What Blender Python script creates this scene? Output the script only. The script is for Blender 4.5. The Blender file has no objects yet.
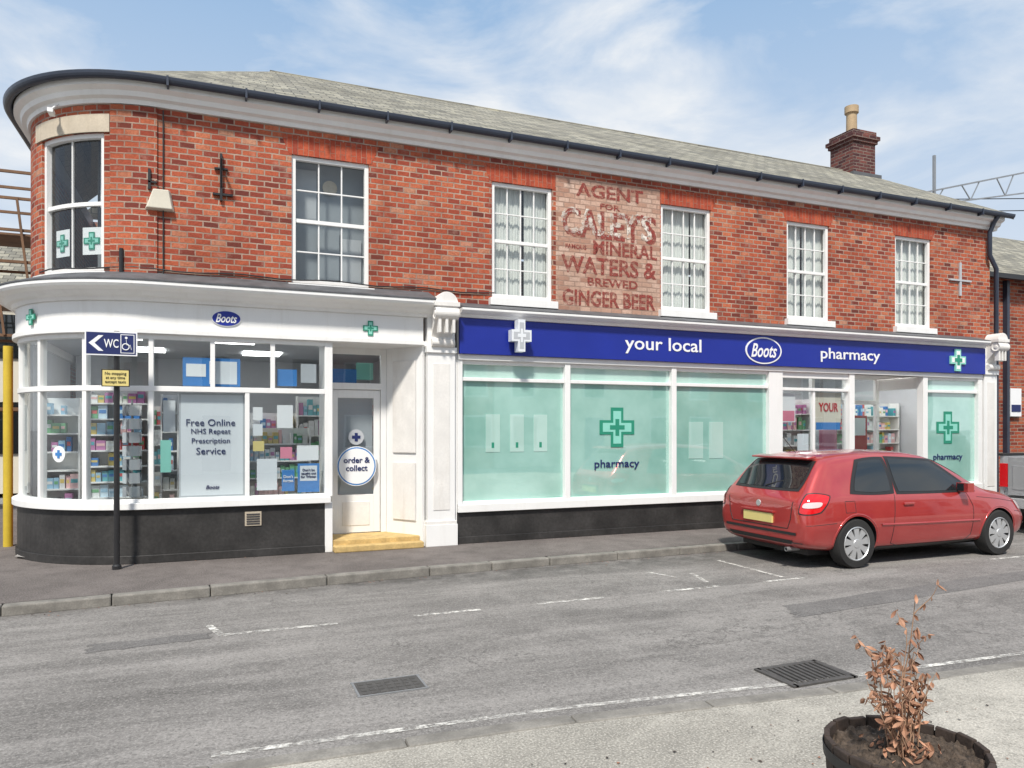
import bpy, bmesh, math, random
from mathutils import Vector, Matrix
from mathutils.bvhtree import BVHTree
random.seed(7)
C=bpy.context; D=bpy.data
rad=math.radians
# ------------------------------------------------------------ materials
def newmat(name):
    m=D.materials.new(name); m.use_nodes=True
    nt=m.node_tree; b=nt.nodes['Principled BSDF']
    return m,nt,b
def N(nt,t,**kw):
    n=nt.nodes.new(t)
    for k,v in kw.items(): setattr(n,k,v)
    return n
def setin(nt,sock,v):
    if isinstance(v,bpy.types.NodeSocket): nt.links.new(v,sock)
    else: sock.default_value=v
def math_(nt,op,a,b=0.,c=0.):
    n=nt.nodes.new('ShaderNodeMath'); n.operation=op
    setin(nt,n.inputs[0],a); setin(nt,n.inputs[1],b); setin(nt,n.inputs[2],c); return n.outputs[0]
def mixc(nt,fac,a,b,mode='MIX'):
    n=nt.nodes.new('ShaderNodeMix'); n.data_type='RGBA'; n.blend_type=mode
    for sock,v in ((n.inputs[0],fac),(n.inputs[6],a),(n.inputs[7],b)):
        if isinstance(v,bpy.types.NodeSocket): nt.links.new(v,sock)
        elif isinstance(v,(int,float)): sock.default_value=v
        else: sock.default_value=(*v[:3],1)
    return n.outputs[2]
def ramp(nt,src,p0,p1,c0=0.,c1=1.):
    n=nt.nodes.new('ShaderNodeMapRange')
    nt.links.new(src,n.inputs[0]); n.inputs[1].default_value=p0;n.inputs[2].default_value=p1
    n.inputs[3].default_value=c0;n.inputs[4].default_value=c1
    return n.outputs[0]
def noise(nt,co,scale,detail=4,rough=.55,dist=0,vec_scale=None):
    if vec_scale:
        mp=nt.nodes.new('ShaderNodeMapping'); mp.inputs['Scale'].default_value=vec_scale
        nt.links.new(co,mp.inputs[0]); co=mp.outputs[0]
    n=nt.nodes.new('ShaderNodeTexNoise'); n.inputs['Scale'].default_value=scale
    n.inputs['Detail'].default_value=detail; n.inputs['Roughness'].default_value=rough; n.inputs['Distortion'].default_value=dist
    nt.links.new(co,n.inputs['Vector']); return n.outputs['Fac']
def bump(nt,b,h,strength=.3,dist=.01):
    n=nt.nodes.new('ShaderNodeBump'); n.inputs['Strength'].default_value=strength; n.inputs['Distance'].default_value=dist
    nt.links.new(h,n.inputs['Height']); nt.links.new(n.outputs[0],b.inputs['Normal'])
def mul(c,k): return tuple(min(1,x*k) for x in c[:3])
def mat(name,col,rough=.6,metal=0,var=.12,nscale=3.,fine=40.,bmp=.1,coat=0,emit=0,spec=.5,streak=0):
    m,nt,b=newmat(name)
    co=N(nt,'ShaderNodeTexCoord').outputs['Object']
    n1=noise(nt,co,nscale,5); n2=noise(nt,co,fine,3)
    c=mixc(nt,ramp(nt,n1,.3,.7),mul(col,1-var),mul(col,1+var*.6))
    c=mixc(nt,ramp(nt,n2,.3,.7,0,.5),c,mul(col,1-var*1.3))
    if streak:
        n3=noise(nt,co,1,6,.65,.2,(5,5,.7)); c=mixc(nt,ramp(nt,n3,.52,.78,0,streak),c,(col[0]*.55,col[1]*.50,col[2]*.43))
    nt.links.new(c,b.inputs['Base Color'])
    b.inputs['Roughness'].default_value=rough; b.inputs['Metallic'].default_value=metal
    b.inputs['Coat Weight'].default_value=coat; b.inputs['Coat Roughness'].default_value=.05
    b.inputs['Specular IOR Level'].default_value=spec
    if bmp: bump(nt,b,n2,bmp,.004)
    if emit:
        nt.links.new(c,b.inputs['Emission Color']); b.inputs['Emission Strength'].default_value=emit
    return m
def brickmat(name,pal,mort,bw=.225,rh=.075,ms=.009,swap=False,grime=.35,bs=.6,pale=.3,efflo=(.56,.36,.28)):
    m,nt,b=newmat(name)
    uv=N(nt,'ShaderNodeTexCoord').outputs['UV']; ob=N(nt,'ShaderNodeTexCoord').outputs['Object']
    mp=nt.nodes.new('ShaderNodeMapping'); nt.links.new(uv,mp.inputs[0]); src=mp.outputs[0]
    if swap: mp.inputs['Rotation'].default_value=(0,0,rad(90)); mp.inputs['Location'].default_value=(20,20,0)
    else: mp.inputs['Location'].default_value=(bw*60,rh*2,0)
    t=nt.nodes.new('ShaderNodeTexBrick'); t.offset=.5
    t.inputs['Scale'].default_value=1; t.inputs['Brick Width'].default_value=bw; t.inputs['Row Height'].default_value=rh
    t.inputs['Mortar Size'].default_value=ms; t.inputs['Mortar Smooth'].default_value=.25
    nn=nt.nodes.new('ShaderNodeTexNoise'); nn.inputs['Scale'].default_value=9; nn.inputs['Detail'].default_value=3; nt.links.new(ob,nn.inputs['Vector'])
    s1=nt.nodes.new('ShaderNodeVectorMath'); s1.operation='SUBTRACT'; nt.links.new(nn.outputs['Color'],s1.inputs[0]); s1.inputs[1].default_value=(.5,.5,.5)
    s2=nt.nodes.new('ShaderNodeVectorMath'); s2.operation='SCALE'; s2.inputs['Scale'].default_value=.016; nt.links.new(s1.outputs[0],s2.inputs[0])
    s3=nt.nodes.new('ShaderNodeVectorMath'); s3.operation='ADD'; nt.links.new(src,s3.inputs[0]); nt.links.new(s2.outputs[0],s3.inputs[1])
    nt.links.new(s3.outputs[0],t.inputs['Vector'])
    sp=nt.nodes.new('ShaderNodeSeparateXYZ'); nt.links.new(s3.outputs[0],sp.inputs[0])
    row=math_(nt,'FLOOR',math_(nt,'DIVIDE',sp.outputs[1],rh))
    sh=math_(nt,'MULTIPLY',math_(nt,'SUBTRACT',1.,math_(nt,'MODULO',row,2.)),.5)
    colm=math_(nt,'FLOOR',math_(nt,'ADD',math_(nt,'DIVIDE',sp.outputs[0],bw),sh))
    cb=nt.nodes.new('ShaderNodeCombineXYZ'); nt.links.new(colm,cb.inputs[0]); nt.links.new(row,cb.inputs[1])
    wn=nt.nodes.new('ShaderNodeTexWhiteNoise'); wn.noise_dimensions='2D'; nt.links.new(cb.outputs[0],wn.inputs['Vector'])
    cr=nt.nodes.new('ShaderNodeValToRGB'); e=cr.color_ramp.elements
    while len(e)>1: e.remove(e[-1])
    e[0].position=pal[0][0]; e[0].color=(*pal[0][1],1)
    for p,cc in pal[1:]:
        q=e.new(p); q.color=(*cc,1)
    nt.links.new(wn.outputs['Value'],cr.inputs[0])
    n1=noise(nt,ob,.9,6,.6); n2=noise(nt,ob,38,4,.65); n3=noise(nt,ob,5,6,.65)
    c=cr.outputs[0]; base=pal[len(pal)//2][1]
    c=mixc(nt,ramp(nt,n2,.40,.68,0,.45),c,mul(base,.45))
    c=mixc(nt,t.outputs['Fac'],c,mixc(nt,ramp(nt,n3,.35,.65),mort,mul(mort,.55)))
    c=mixc(nt,ramp(nt,n1,.46,.72,0,grime),c,mul(base,.35))
    c=mixc(nt,ramp(nt,n3,.56,.74,0,pale),c,efflo)
    st=noise(nt,ob,1,5,.6,.2,(2.2,2.2,.35)); c=mixc(nt,ramp(nt,st,.55,.75,0,grime*.8),c,mul(base,.4))
    nt.links.new(c,b.inputs['Base Color']); b.inputs['Roughness'].default_value=.88; b.inputs['Specular IOR Level'].default_value=.2
    h=math_(nt,'MULTIPLY_ADD',t.outputs['Fac'],-1.,n2); bump(nt,b,h,bs,.008)
    return m
M={}
RB=[(0,(.13,.038,.032)),(.10,(.23,.052,.038)),(.28,(.33,.070,.042)),(.5,(.41,.092,.050)),(.75,(.48,.120,.060)),(.93,(.53,.165,.085)),(1,(.50,.25,.16))]
M['brick']=brickmat('red_brick',RB,(.46,.34,.27),bw=.185,ms=.0095,pale=.34,grime=.55)
M['brick2']=brickmat('neighbour_brick',[(p,mul(c,.85)) for p,c in RB],(.36,.30,.24))
M['arch']=brickmat('rubbed_brick_arch',[(0,(.34,.065,.04)),(.5,(.43,.085,.045)),(1,(.50,.11,.055))],(.40,.22,.16),bw=.24,rh=.07,ms=.004,swap=True,grime=.2,pale=.1)
M['chim']=brickmat('chimney_brick',[(0,(.06,.028,.033)),(.5,(.13,.048,.045)),(1,(.22,.08,.065))],(.26,.21,.18),pale=.1)
M['slate']=brickmat('roof_slate',[(0,(.20,.195,.17)),(.5,(.29,.275,.23)),(1,(.40,.38,.31))],(.10,.10,.09),bw=.26,rh=.17,ms=.010,grime=.55,bs=.8,pale=.6,efflo=(.44,.41,.28))
M['mural']=brickmat('faded_painted_brick',[(0,(.38,.20,.145)),(.3,(.50,.30,.22)),(.7,(.60,.40,.31)),(1,(.64,.46,.37))],(.46,.30,.235),bw=.185,grime=.35,pale=.5,efflo=(.64,.48,.39))
M['white']=mat('white_paint',(.82,.82,.81),.45,var=.04,nscale=2,fine=60,bmp=.05,streak=.22)
M['white2']=mat('aged_white_paint',(.78,.76,.73),.6,var=.10,nscale=4,fine=30,streak=.4)
M['stone']=mat('stone_lintel',(.55,.48,.38),.85,var=.2,streak=.5)
M['black']=mat('black_paint',(.022,.022,.024),.4,var=.3,nscale=2)
M['riser']=mat('black_stall_riser',(.040,.038,.037),.55,var=.6,nscale=2.5,fine=25,bmp=.3)
M['rubber']=mat('tyre_rubber',(.022,.022,.022),.85,var=.2)
M['plast']=mat('black_plastic',(.02,.02,.021),.5,var=.1)
M['lead']=mat('lead_flashing',(.12,.125,.135),.6,var=.4,nscale=5)
M['gutter']=mat('cast_iron_gutter',(.035,.045,.07),.4,var=.2)
M['blue']=mat('fascia_blue',(.012,.028,.29),.38,var=.12,nscale=1.5,bmp=0)
M['navy']=mat('navy_letter',(.01,.02,.11),.5,var=.05,bmp=0)
M['signwhite']=mat('sign_white',(.82,.83,.84),.4,var=.02,bmp=0)
M['green']=mat('cross_green',(.02,.25,.16),.5,var=.05,bmp=0)
M['lgreen']=mat('cross_light_green',(.25,.62,.52),.5,var=.05,bmp=0)
M['yellow']=mat('yellow_paint',(.62,.45,.04),.5,var=.15)
M['step']=mat('yellow_step',(.60,.42,.17),.75,var=.3,nscale=8)
M['grey']=mat('grey_panel',(.45,.47,.50),.6,var=.05,bmp=0)
M['lgrey']=mat('poster_grey',(.72,.75,.78),.5,var=.03,bmp=0)
M['pblue']=mat('poster_blue',(.05,.22,.55),.5,var=.1,bmp=0)
M['pink']=mat('poster_pink',(.75,.25,.35),.5,var=.1,bmp=0)
M['redp']=mat('sign_red',(.5,.02,.03),.5,var=.1,bmp=0)
M['floor']=mat('shop_floor',(.40,.38,.36),.5,var=.1)
M['inwall']=mat('shop_interior_wall',(.55,.57,.60),.8,var=.06)
M['dark']=mat('dark_interior',(.05,.05,.055),.9)
M['blind']=mat('window_board',(.27,.30,.33),.8,var=.06)
M['lamp']=mat('ceiling_light',(1,.98,.94),.5,var=.0,emit=8,bmp=0)
M['chrome']=mat('silver_alloy',(.60,.61,.62),.4,metal=.6,var=.05)
M['silver']=mat('silver_car_paint',(.45,.46,.47),.35,metal=.5,var=.04,coat=.6,bmp=0)
M['wood']=mat('barrel_wood',(.050,.034,.026),.8,var=.45,nscale=14,fine=60,bmp=.6)
M['iron']=mat('barrel_hoop',(.05,.05,.05),.6,metal=.5,var=.2)
M['soil']=mat('soil',(.095,.070,.052),.95,var=.65,nscale=30,fine=90,bmp=1)
M['stem']=mat('dry_stem',(.42,.26,.17),.85,var=.3,nscale=20)
M['leaf']=mat('dry_leaf',(.50,.27,.17),.85,var=.45,nscale=25)
M['leaf2']=mat('dry_leaf_dark',(.32,.16,.10),.85,var=.4,nscale=25)
M['terra']=mat('clay_pot',(.45,.33,.20),.8,var=.2,streak=.5)
M['steel']=mat('galvanised_steel',(.35,.36,.37),.5,metal=.6,var=.15)
M['rust']=mat('scaffold_board',(.20,.11,.06),.8,var=.35)
M['plate']=mat('number_plate_yellow',(.70,.58,.22),.4,var=.05,bmp=0)
M['cream']=mat('cream_render',(.66,.62,.52),.8,var=.08)
M['castiron']=mat('drain_iron',(.10,.095,.09),.7,metal=.2,var=.3,nscale=20)
M['curtain']=mat('net_curtain',(.72,.73,.70),.9,var=.10,nscale=6)
m,nt,b=newmat('red_car_paint')
co=N(nt,'ShaderNodeTexCoord').outputs['Object']
c=mixc(nt,ramp(nt,noise(nt,co,2.5,4),.3,.7),(.42,.030,.030),(.50,.052,.046))
nt.links.new(c,b.inputs['Base Color']); b.inputs['Roughness'].default_value=.30; b.inputs['Metallic'].default_value=.35
b.inputs['Coat Weight'].default_value=1; b.inputs['Coat IOR'].default_value=1.75; b.inputs['Coat Roughness'].default_value=.03; M['car']=m
m,nt,b=newmat('car_glass_dark'); b.inputs['Base Color'].default_value=(.012,.016,.018,1); b.inputs['Roughness'].default_value=.03; b.inputs['IOR'].default_value=1.75; M['cglass']=m
m,nt,b=newmat('tail_lamp_red'); b.inputs['Base Color'].default_value=(.62,.006,.010,1); b.inputs['Roughness'].default_value=.1;b.inputs['Coat Weight'].default_value=1; M['tail']=m
m,nt,b=newmat('lamp_clear'); b.inputs['Base Color'].default_value=(.70,.56,.56,1); b.inputs['Roughness'].default_value=.12;b.inputs['Coat Weight'].default_value=1; M['clear']=m
def glass(name,ior=1.7,tint=(.93,.95,.95)):
    m=D.materials.new(name); m.use_nodes=True; nt=m.node_tree; nt.nodes.clear()
    o=nt.nodes.new('ShaderNodeOutputMaterial'); mx=nt.nodes.new('ShaderNodeMixShader'); tr=nt.nodes.new('ShaderNodeBsdfTransparent'); gl=nt.nodes.new('ShaderNodeBsdfGlossy')
    ge=nt.nodes.new('ShaderNodeNewGeometry'); fr=nt.nodes.new('ShaderNodeFresnel')
    nt.links.new(ramp(nt,ge.outputs['Backfacing'],0,1,ior,1/ior),fr.inputs[0])
    tr.inputs[0].default_value=(*tint,1); gl.inputs['Roughness'].default_value=.012
    co=N(nt,'ShaderNodeTexCoord').outputs['Object']
    bp=nt.nodes.new('ShaderNodeBump'); bp.inputs['Strength'].default_value=.12; bp.inputs['Distance'].default_value=.01
    nt.links.new(noise(nt,co,1.6,1),bp.inputs['Height']); nt.links.new(bp.outputs[0],gl.inputs['Normal'])
    nt.links.new(fr.outputs[0],mx.inputs[0]); nt.links.new(tr.outputs[0],mx.inputs[1]); nt.links.new(gl.outputs[0],mx.inputs[2]); nt.links.new(mx.outputs[0],o.inputs[0])
    return m
M['glass']=glass('window_glass',2.05,(.86,.90,.91))
M['glassup']=glass('upper_window_glass',1.8,(.88,.91,.91))
m,nt,b=newmat('mint_window_film')
ob=N(nt,'ShaderNodeTexCoord').outputs['Object']
c=mixc(nt,ramp(nt,noise(nt,ob,.8,4,.6),.35,.65),(.235,.49,.42),(.38,.66,.59))
nt.links.new(c,b.inputs['Base Color']); b.inputs['Roughness'].default_value=.5
b.inputs['Coat Weight'].default_value=1;b.inputs['Coat IOR'].default_value=3.0;b.inputs['Coat Roughness'].default_value=.012; M['mint']=m
bp=nt.nodes.new('ShaderNodeBump'); bp.inputs['Strength'].default_value=.12; bp.inputs['Distance'].default_value=.01
nt.links.new(noise(nt,ob,1.3,1),bp.inputs['Height']); nt.links.new(bp.outputs[0],b.inputs['Coat Normal'])
m2=m.copy(); m2.name='mint_film_pale'; M['mint2']=m2
for n in m2.node_tree.nodes:
    if n.type=='MIX': n.inputs[6].default_value=(.42,.67,.60,1); n.inputs[7].default_value=(.52,.75,.69,1)
def worn(name,col,t0=.36,t1=.50,sc=14,lo=.6):
    m,nt,b=newmat(name); ob=N(nt,'ShaderNodeTexCoord').outputs['Object']
    b.inputs['Base Color'].default_value=(*col,1); b.inputs['Roughness'].default_value=.85
    n=noise(nt,ob,sc,6,.7); n2=noise(nt,ob,2.2,4)
    nt.links.new(math_(nt,'MULTIPLY',ramp(nt,n,t0,t1,.0,1),ramp(nt,n2,.38,.6,lo,1)),b.inputs['Alpha']); return m
M['muralred']=worn('faded_red_lettering',(.32,.060,.048),.36,.62,17,.55)
M['muralwhite']=worn('faded_white_lettering',(.74,.68,.61),.46,.58,8,.35)
M['roadline']=worn('worn_road_paint',(.74,.72,.67),.42,.62,16)
def asphalt(name,base,patch,streak=True,crack=True,warm=(1,1,1),bs=.5,kerbdirt=False,speck=1.6):
    m,nt,b=newmat(name); ob=N(nt,'ShaderNodeTexCoord').outputs['Object']
    base=tuple(base*w for w in warm); patch=tuple(patch*w for w in warm)
    big=noise(nt,ob,.55,5,.6,.6); mid=noise(nt,ob,3.5,6,.65); fine=noise(nt,ob,75,3,.7); fine2=noise(nt,ob,28,4,.7)
    c=mixc(nt,ramp(nt,big,.40,.60),patch,base)
    c=mixc(nt,ramp(nt,mid,.42,.68,0,.65),c,mul(patch,.72))
    if streak:
        st=noise(nt,ob,1,6,.65,.4,(.13,1.7,1)); c=mixc(nt,ramp(nt,st,.44,.60,0,.65),c,mul(base,1.28))
        st2=noise(nt,ob,1,6,.65,.6,(.35,1.1,4)); c=mixc(nt,ramp(nt,st2,.52,.64,0,.6),c,mul(patch,.66))
    c=mixc(nt,ramp(nt,fine2,.5,.7,0,.5),c,mul(patch,.55))
    c=mixc(nt,ramp(nt,fine,.52,.72,0,.8),c,mul(base,speck))
    c=mixc(nt,ramp(nt,fine,.46,.30,0,.7),c,mul(patch,.35))
    if crack:
        v=nt.nodes.new('ShaderNodeTexVoronoi'); v.feature='DISTANCE_TO_EDGE'; v.inputs['Scale'].default_value=.33
        mm=nt.nodes.new('ShaderNodeVectorMath'); mm.operation='ADD'
        nn=nt.nodes.new('ShaderNodeTexNoise'); nn.inputs['Scale'].default_value=1.6; nn.inputs['Detail'].default_value=8; nn.inputs['Roughness'].default_value=.65; nt.links.new(ob,nn.inputs['Vector'])
        sc=nt.nodes.new('ShaderNodeVectorMath'); sc.operation='SCALE'; sc.inputs['Scale'].default_value=1.8; nt.links.new(nn.outputs['Color'],sc.inputs[0])
        nt.links.new(ob,mm.inputs[0]); nt.links.new(sc.outputs[0],mm.inputs[1]); nt.links.new(mm.outputs[0],v.inputs['Vector'])
        k=ramp(nt,v.outputs['Distance'],.001,.007,.65,0)
        c=mixc(nt,math_(nt,'MULTIPLY',k,ramp(nt,big,.42,.55)),c,mul(patch,.4))
    if kerbdirt:
        sp=nt.nodes.new('ShaderNodeSeparateXYZ'); nt.links.new(ob,sp.inputs[0])
        k=math_(nt,'MULTIPLY',ramp(nt,sp.outputs[1],-2.25,-1.75,0,.75),ramp(nt,mid,.35,.6,.3,1))
        c=mixc(nt,k,c,mul(patch,.45))
    nt.links.new(c,b.inputs['Base Color']); b.inputs['Roughness'].default_value=.9; b.inputs['Specular IOR Level'].default_value=.25
    bump(nt,b,fine,bs,.006); return m
M['road']=asphalt('worn_asphalt',.235,.165,warm=(1.04,.985,.93),kerbdirt=True)
M['roadpatch']=asphalt('asphalt_repair',.19,.15,warm=(1.03,.985,.95),streak=False)
M['pave']=asphalt('tarmac_pavement',.165,.115,streak=False,crack=False,warm=(1.10,.97,.91),speck=1.8)
M['pave2']=asphalt('gravelly_pavement',.42,.29,streak=False,crack=False,warm=(1.06,1,.88),bs=.8)
M['ground']=asphalt('ground_surface',.25,.2,streak=False,crack=False)
M['kerb']=mat('granite_kerb',(.25,.235,.21),.85,var=.4,nscale=6,fine=70,bmp=.4)
# ------------------------------------------------------------ geometry helpers
def empty(name,loc=(0,0,0)):
    e=D.objects.new(name,None); e.location=loc; C.collection.objects.link(e); e.empty_display_size=.2; return e
R0=1.8; S0=-.6; SE=S0-R0*math.pi/2
def P(s,off):
    if s>=S0: return (s,-off)
    if s>=SE:
        th=(S0-s)/R0; r=R0+off
        return (S0-r*math.sin(th), R0-r*math.cos(th))
    return (S0-R0-off, R0+(SE-s))
def sbreaks(s0,s1,extra=()):
    a={s0,s1}
    for e in extra:
        if s0<e<s1: a.add(e)
    for i in range(25):
        q=SE+(S0-SE)*i/24
        if s0+.01<q<s1-.01: a.add(q)
    return sorted(a)
class B:
    def __init__(s,name,parent=None): s.n=name; s.p=parent; s.v=[]; s.f=[]; s.m=[]; s.uv=[]; s.mats=[]
    def mi(s,m):
        if isinstance(m,str): m=M[m]
        if m not in s.mats: s.mats.append(m)
        return s.mats.index(m)
    def poly(s,vs,fs,m,uvs=None):
        o=len(s.v); s.v+= [tuple(v) for v in vs]; k=s.mi(m)
        for f in fs:
            s.f.append([i+o for i in f]); s.m.append(k)
            if uvs: s.uv.append([uvs[i] for i in f])
            else:
                a,b_,c=[Vector(vs[f[i]]) for i in range(3)]; n=(b_-a).cross(c-a)
                ax=max(range(3),key=lambda i:abs(n[i]))
                ids={0:(1,2),1:(0,2),2:(0,1)}[ax]
                s.uv.append([(vs[i][ids[0]],vs[i][ids[1]]) for i in f])
    def box(s,x0,x1,y0,y1,z0,z1,m):
        vs=[(x,y,z) for x in (x0,x1) for y in (y0,y1) for z in (z0,z1)]
        s.poly(vs,[(0,1,3,2),(4,6,7,5),(0,4,5,1),(2,3,7,6),(0,2,6,4),(1,5,7,3)],m)
    def obox(s,mx,sx,sy,sz,m):
        vs=[mx@Vector((x*sx/2,y*sy/2,z*sz/2)) for x in (-1,1) for y in (-1,1) for z in (-1,1)]
        s.poly(vs,[(0,1,3,2),(4,6,7,5),(0,4,5,1),(2,3,7,6),(0,2,6,4),(1,5,7,3)],m)
    def bar(s,a,b,w,m,d=None):
        a=Vector(a);b=Vector(b); q=(b-a).to_track_quat('Z','Y').to_matrix().to_4x4()
        s.obox(Matrix.Translation((a+b)/2)@q,w,d or w,(b-a).length,m)
    def sweep(s,prof,s0,s1,m):
        ss=sbreaks(s0,s1); n=len(prof); vs=[];uv=[]
        L=[0]
        for i in range(1,n): L.append(L[-1]+math.dist(prof[i],prof[i-1]))
        for q in ss:
            for k,(o,z) in enumerate(prof):
                x,y=P(q,o); vs.append((x,y,z)); uv.append((q,z if n==4 else L[k]))
        fs=[]
        for i in range(len(ss)-1):
            for k in range(n): fs.append((i*n+k,i*n+(k+1)%n,(i+1)*n+(k+1)%n,(i+1)*n+k))
        fs.append(tuple(range(n))); fs.append(tuple(range((len(ss)-1)*n,len(ss)*n))[::-1])
        s.poly(vs,fs,m,uv)
    def rib(s,s0,s1,z0,z1,o0,o1,m): s.sweep([(o0,z0),(o1,z0),(o1,z1),(o0,z1)],s0,s1,m)
    def sheet(s,s0,s1,z0,z1,o,m):
        ss=sbreaks(s0,s1); vs=[];uv=[]
        for q in ss:
            x,y=P(q,o); vs+=[(x,y,z0),(x,y,z1)]; uv+=[(q,z0),(q,z1)]
        s.poly(vs,[(2*i,2*i+2,2*i+3,2*i+1) for i in range(len(ss)-1)],m,uv)
    def wall(s,s0,s1,z0,z1,off,holes,depth,m,rm=None):
        ex=[h[0] for h in holes]+[h[1] for h in holes]
        ss=sbreaks(s0,s1,ex); zz=sorted({z0,z1}|{h[2] for h in holes}|{h[3] for h in holes})
        for i in range(len(ss)-1):
            for j in range(len(zz)-1):
                a,b_=ss[i],ss[i+1];c,d=zz[j],zz[j+1]; sm=(a+b_)/2;zm=(c+d)/2
                if any(h[0]<sm<h[1] and h[2]<zm<h[3] for h in holes): continue
                s.poly([(*P(a,off),c),(*P(b_,off),c),(*P(b_,off),d),(*P(a,off),d)],[(0,1,2,3)],m,[(a,c),(b_,c),(b_,d),(a,d)])
        for h in holes:
            for q in (h[0],h[1]):
                s.poly([(*P(q,off),h[2]),(*P(q,off-depth),h[2]),(*P(q,off-depth),h[3]),(*P(q,off),h[3])],[(0,1,2,3)],rm or m,[(q,h[2]),(q+depth,h[2]),(q+depth,h[3]),(q,h[3])])
            hs=sbreaks(h[0],h[1])
            for z in (h[2],h[3]):
                for i in range(len(hs)-1):
                    a,b_=hs[i],hs[i+1]
                    s.poly([(*P(a,off),z),(*P(b_,off),z),(*P(b_,off-depth),z),(*P(a,off-depth),z)],[(0,1,2,3)],rm or m,[(a,z),(b_,z),(b_,z+depth),(a,z+depth)])
    def lathe(s,prof,axis_o,axis,m,seg=32,mats=None):
        axis=Vector(axis).normalized(); u=axis.orthogonal().normalized(); w=axis.cross(u); o=Vector(axis_o)
        n=len(prof); vs=[]
        for i in range(seg):
            a=2*math.pi*i/seg
            for r,t in prof: vs.append(o+axis*t+(u*math.cos(a)+w*math.sin(a))*r)
        off=len(s.v); s.v+=[tuple(v) for v in vs]
        for k in range(n-1):
            kk=s.mi(mats[k] if mats else m)
            for i in range(seg):
                j=(i+1)%seg
                s.f.append([i*n+k+off,j*n+k+off,j*n+k+1+off,i*n+k+1+off]); s.m.append(kk); s.uv.append([(0,0)]*4)
    def build(s,bevel=0,smooth=False,recalc=True):
        me=D.meshes.new(s.n); me.from_pydata(s.v,[],s.f)
        for m in s.mats: me.materials.append(m)
        me.polygons.foreach_set('material_index',s.m)
        ul=me.uv_layers.new(name='UVMap'); i=0
        for f in s.uv:
            for u in f: ul.data[i].uv=u; i+=1
        if recalc:
            bm=bmesh.new(); bm.from_mesh(me); bmesh.ops.recalc_face_normals(bm,faces=bm.faces); bm.to_mesh(me); bm.free()
        if smooth: me.polygons.foreach_set('use_smooth',[True]*len(me.polygons))
        me.update()
        o=D.objects.new(s.n,me); C.collection.objects.link(o)
        if s.p: o.parent=s.p; o.matrix_parent_inverse=s.p.matrix_basis.inverted()
        if bevel:
            md=o.modifiers.new('bevel','BEVEL'); md.width=bevel; md.segments=2; md.limit_method='ANGLE'; md.angle_limit=rad(40)
        if smooth:
            try:
                with C.temp_override(object=o,active_object=o,selected_objects=[o],selected_editable_objects=[o]): bpy.ops.object.shade_smooth_by_angle(angle=rad(35))
            except Exception: pass
        return o
def text(body,x,y,z,w,h,m,parent,shear=0,bold=.02,rot=(90,0,0),name=None):
    cu=D.curves.new(name or 'lettering','FONT'); cu.body=body; cu.size=1; cu.align_x='CENTER'; cu.align_y='CENTER'; cu.shear=shear; cu.offset=bold; cu.extrude=.002
    cu.resolution_u=3
    cu.materials.append(M[m] if isinstance(m,str) else m)
    o=D.objects.new(name or 'lettering',cu); C.collection.objects.link(o); C.view_layer.update()
    me=D.meshes.new_from_object(o); D.objects.remove(o)
    xs=[v.co.x for v in me.vertices]; ys=[v.co.y for v in me.vertices]
    cx,cy=(min(xs)+max(xs))/2,(min(ys)+max(ys))/2; dx,dy=max(xs)-min(xs),max(ys)-min(ys)
    sx=(w/dx) if w else None; sy=(h/dy) if h else None
    if sx is None: sx=sy
    if sy is None: sy=sx
    for v in me.vertices: v.co.x=(v.co.x-cx)*sx; v.co.y=(v.co.y-cy)*sy
    o=D.objects.new(name or 'lettering',me); C.collection.objects.link(o)
    o.location=(x,y,z); o.rotation_euler=[rad(a) for a in rot]
    if parent: o.parent=parent; o.matrix_parent_inverse=parent.matrix_basis.inverted()
    return o
def tube(name,pts,r,m,parent=None,cyc=False,res=3):
    cu=D.curves.new(name,'CURVE'); cu.dimensions='3D'; cu.bevel_depth=r; cu.bevel_resolution=res
    sp=cu.splines.new('POLY'); sp.points.add(len(pts)-1)
    for p,q in zip(sp.points,pts): p.co=(*q,1)
    sp.use_cyclic_u=cyc; cu.materials.append(M[m])
    o=D.objects.new(name,cu); C.collection.objects.link(o)
    if parent: o.parent=parent; o.matrix_parent_inverse=parent.matrix_basis.inverted()
    return o
def disc(b,x,y,z,rx,rz,m,th=.01,seg=48):
    vs=[(x+rx*math.cos(2*math.pi*i/seg),y,z+rz*math.sin(2*math.pi*i/seg)) for i in range(seg)]
    vs+=[(a,y+th,c) for a,_,c in vs]
    fs=[tuple(range(seg)),tuple(range(seg,2*seg))[::-1]]+[(i,(i+1)%seg,(i+1)%seg+seg,i+seg) for i in range(seg)]
    b.poly(vs,fs,m)
def cross(b,x,y,z,s,mo,mi_,th=.01,arm=.36,sx=1):
    a=s/2; c=s*arm/2
    def plus(a,c,y0,y1,m):
        pts=[(-c,-a),(c,-a),(c,-c),(a,-c),(a,c),(c,c),(c,a),(-c,a),(-c,c),(-a,c),(-a,-c),(-c,-c)]
        n=12; vs=[(x+p*sx,y0,z+q) for p,q in pts]+[(x+p*sx,y1,z+q) for p,q in pts]
        b.poly(vs,[tuple(range(n)),tuple(range(n,2*n))[::-1]]+[(i,(i+1)%n,(i+1)%n+n,i+n) for i in range(n)],m)
    plus(a,c,y,y+th,mo)
    if mi_:
        plus(a*.82,c*.62,y-.003,y,mi_); plus(a*.42,c*.3,y-.006,y-.003,mo)
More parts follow.
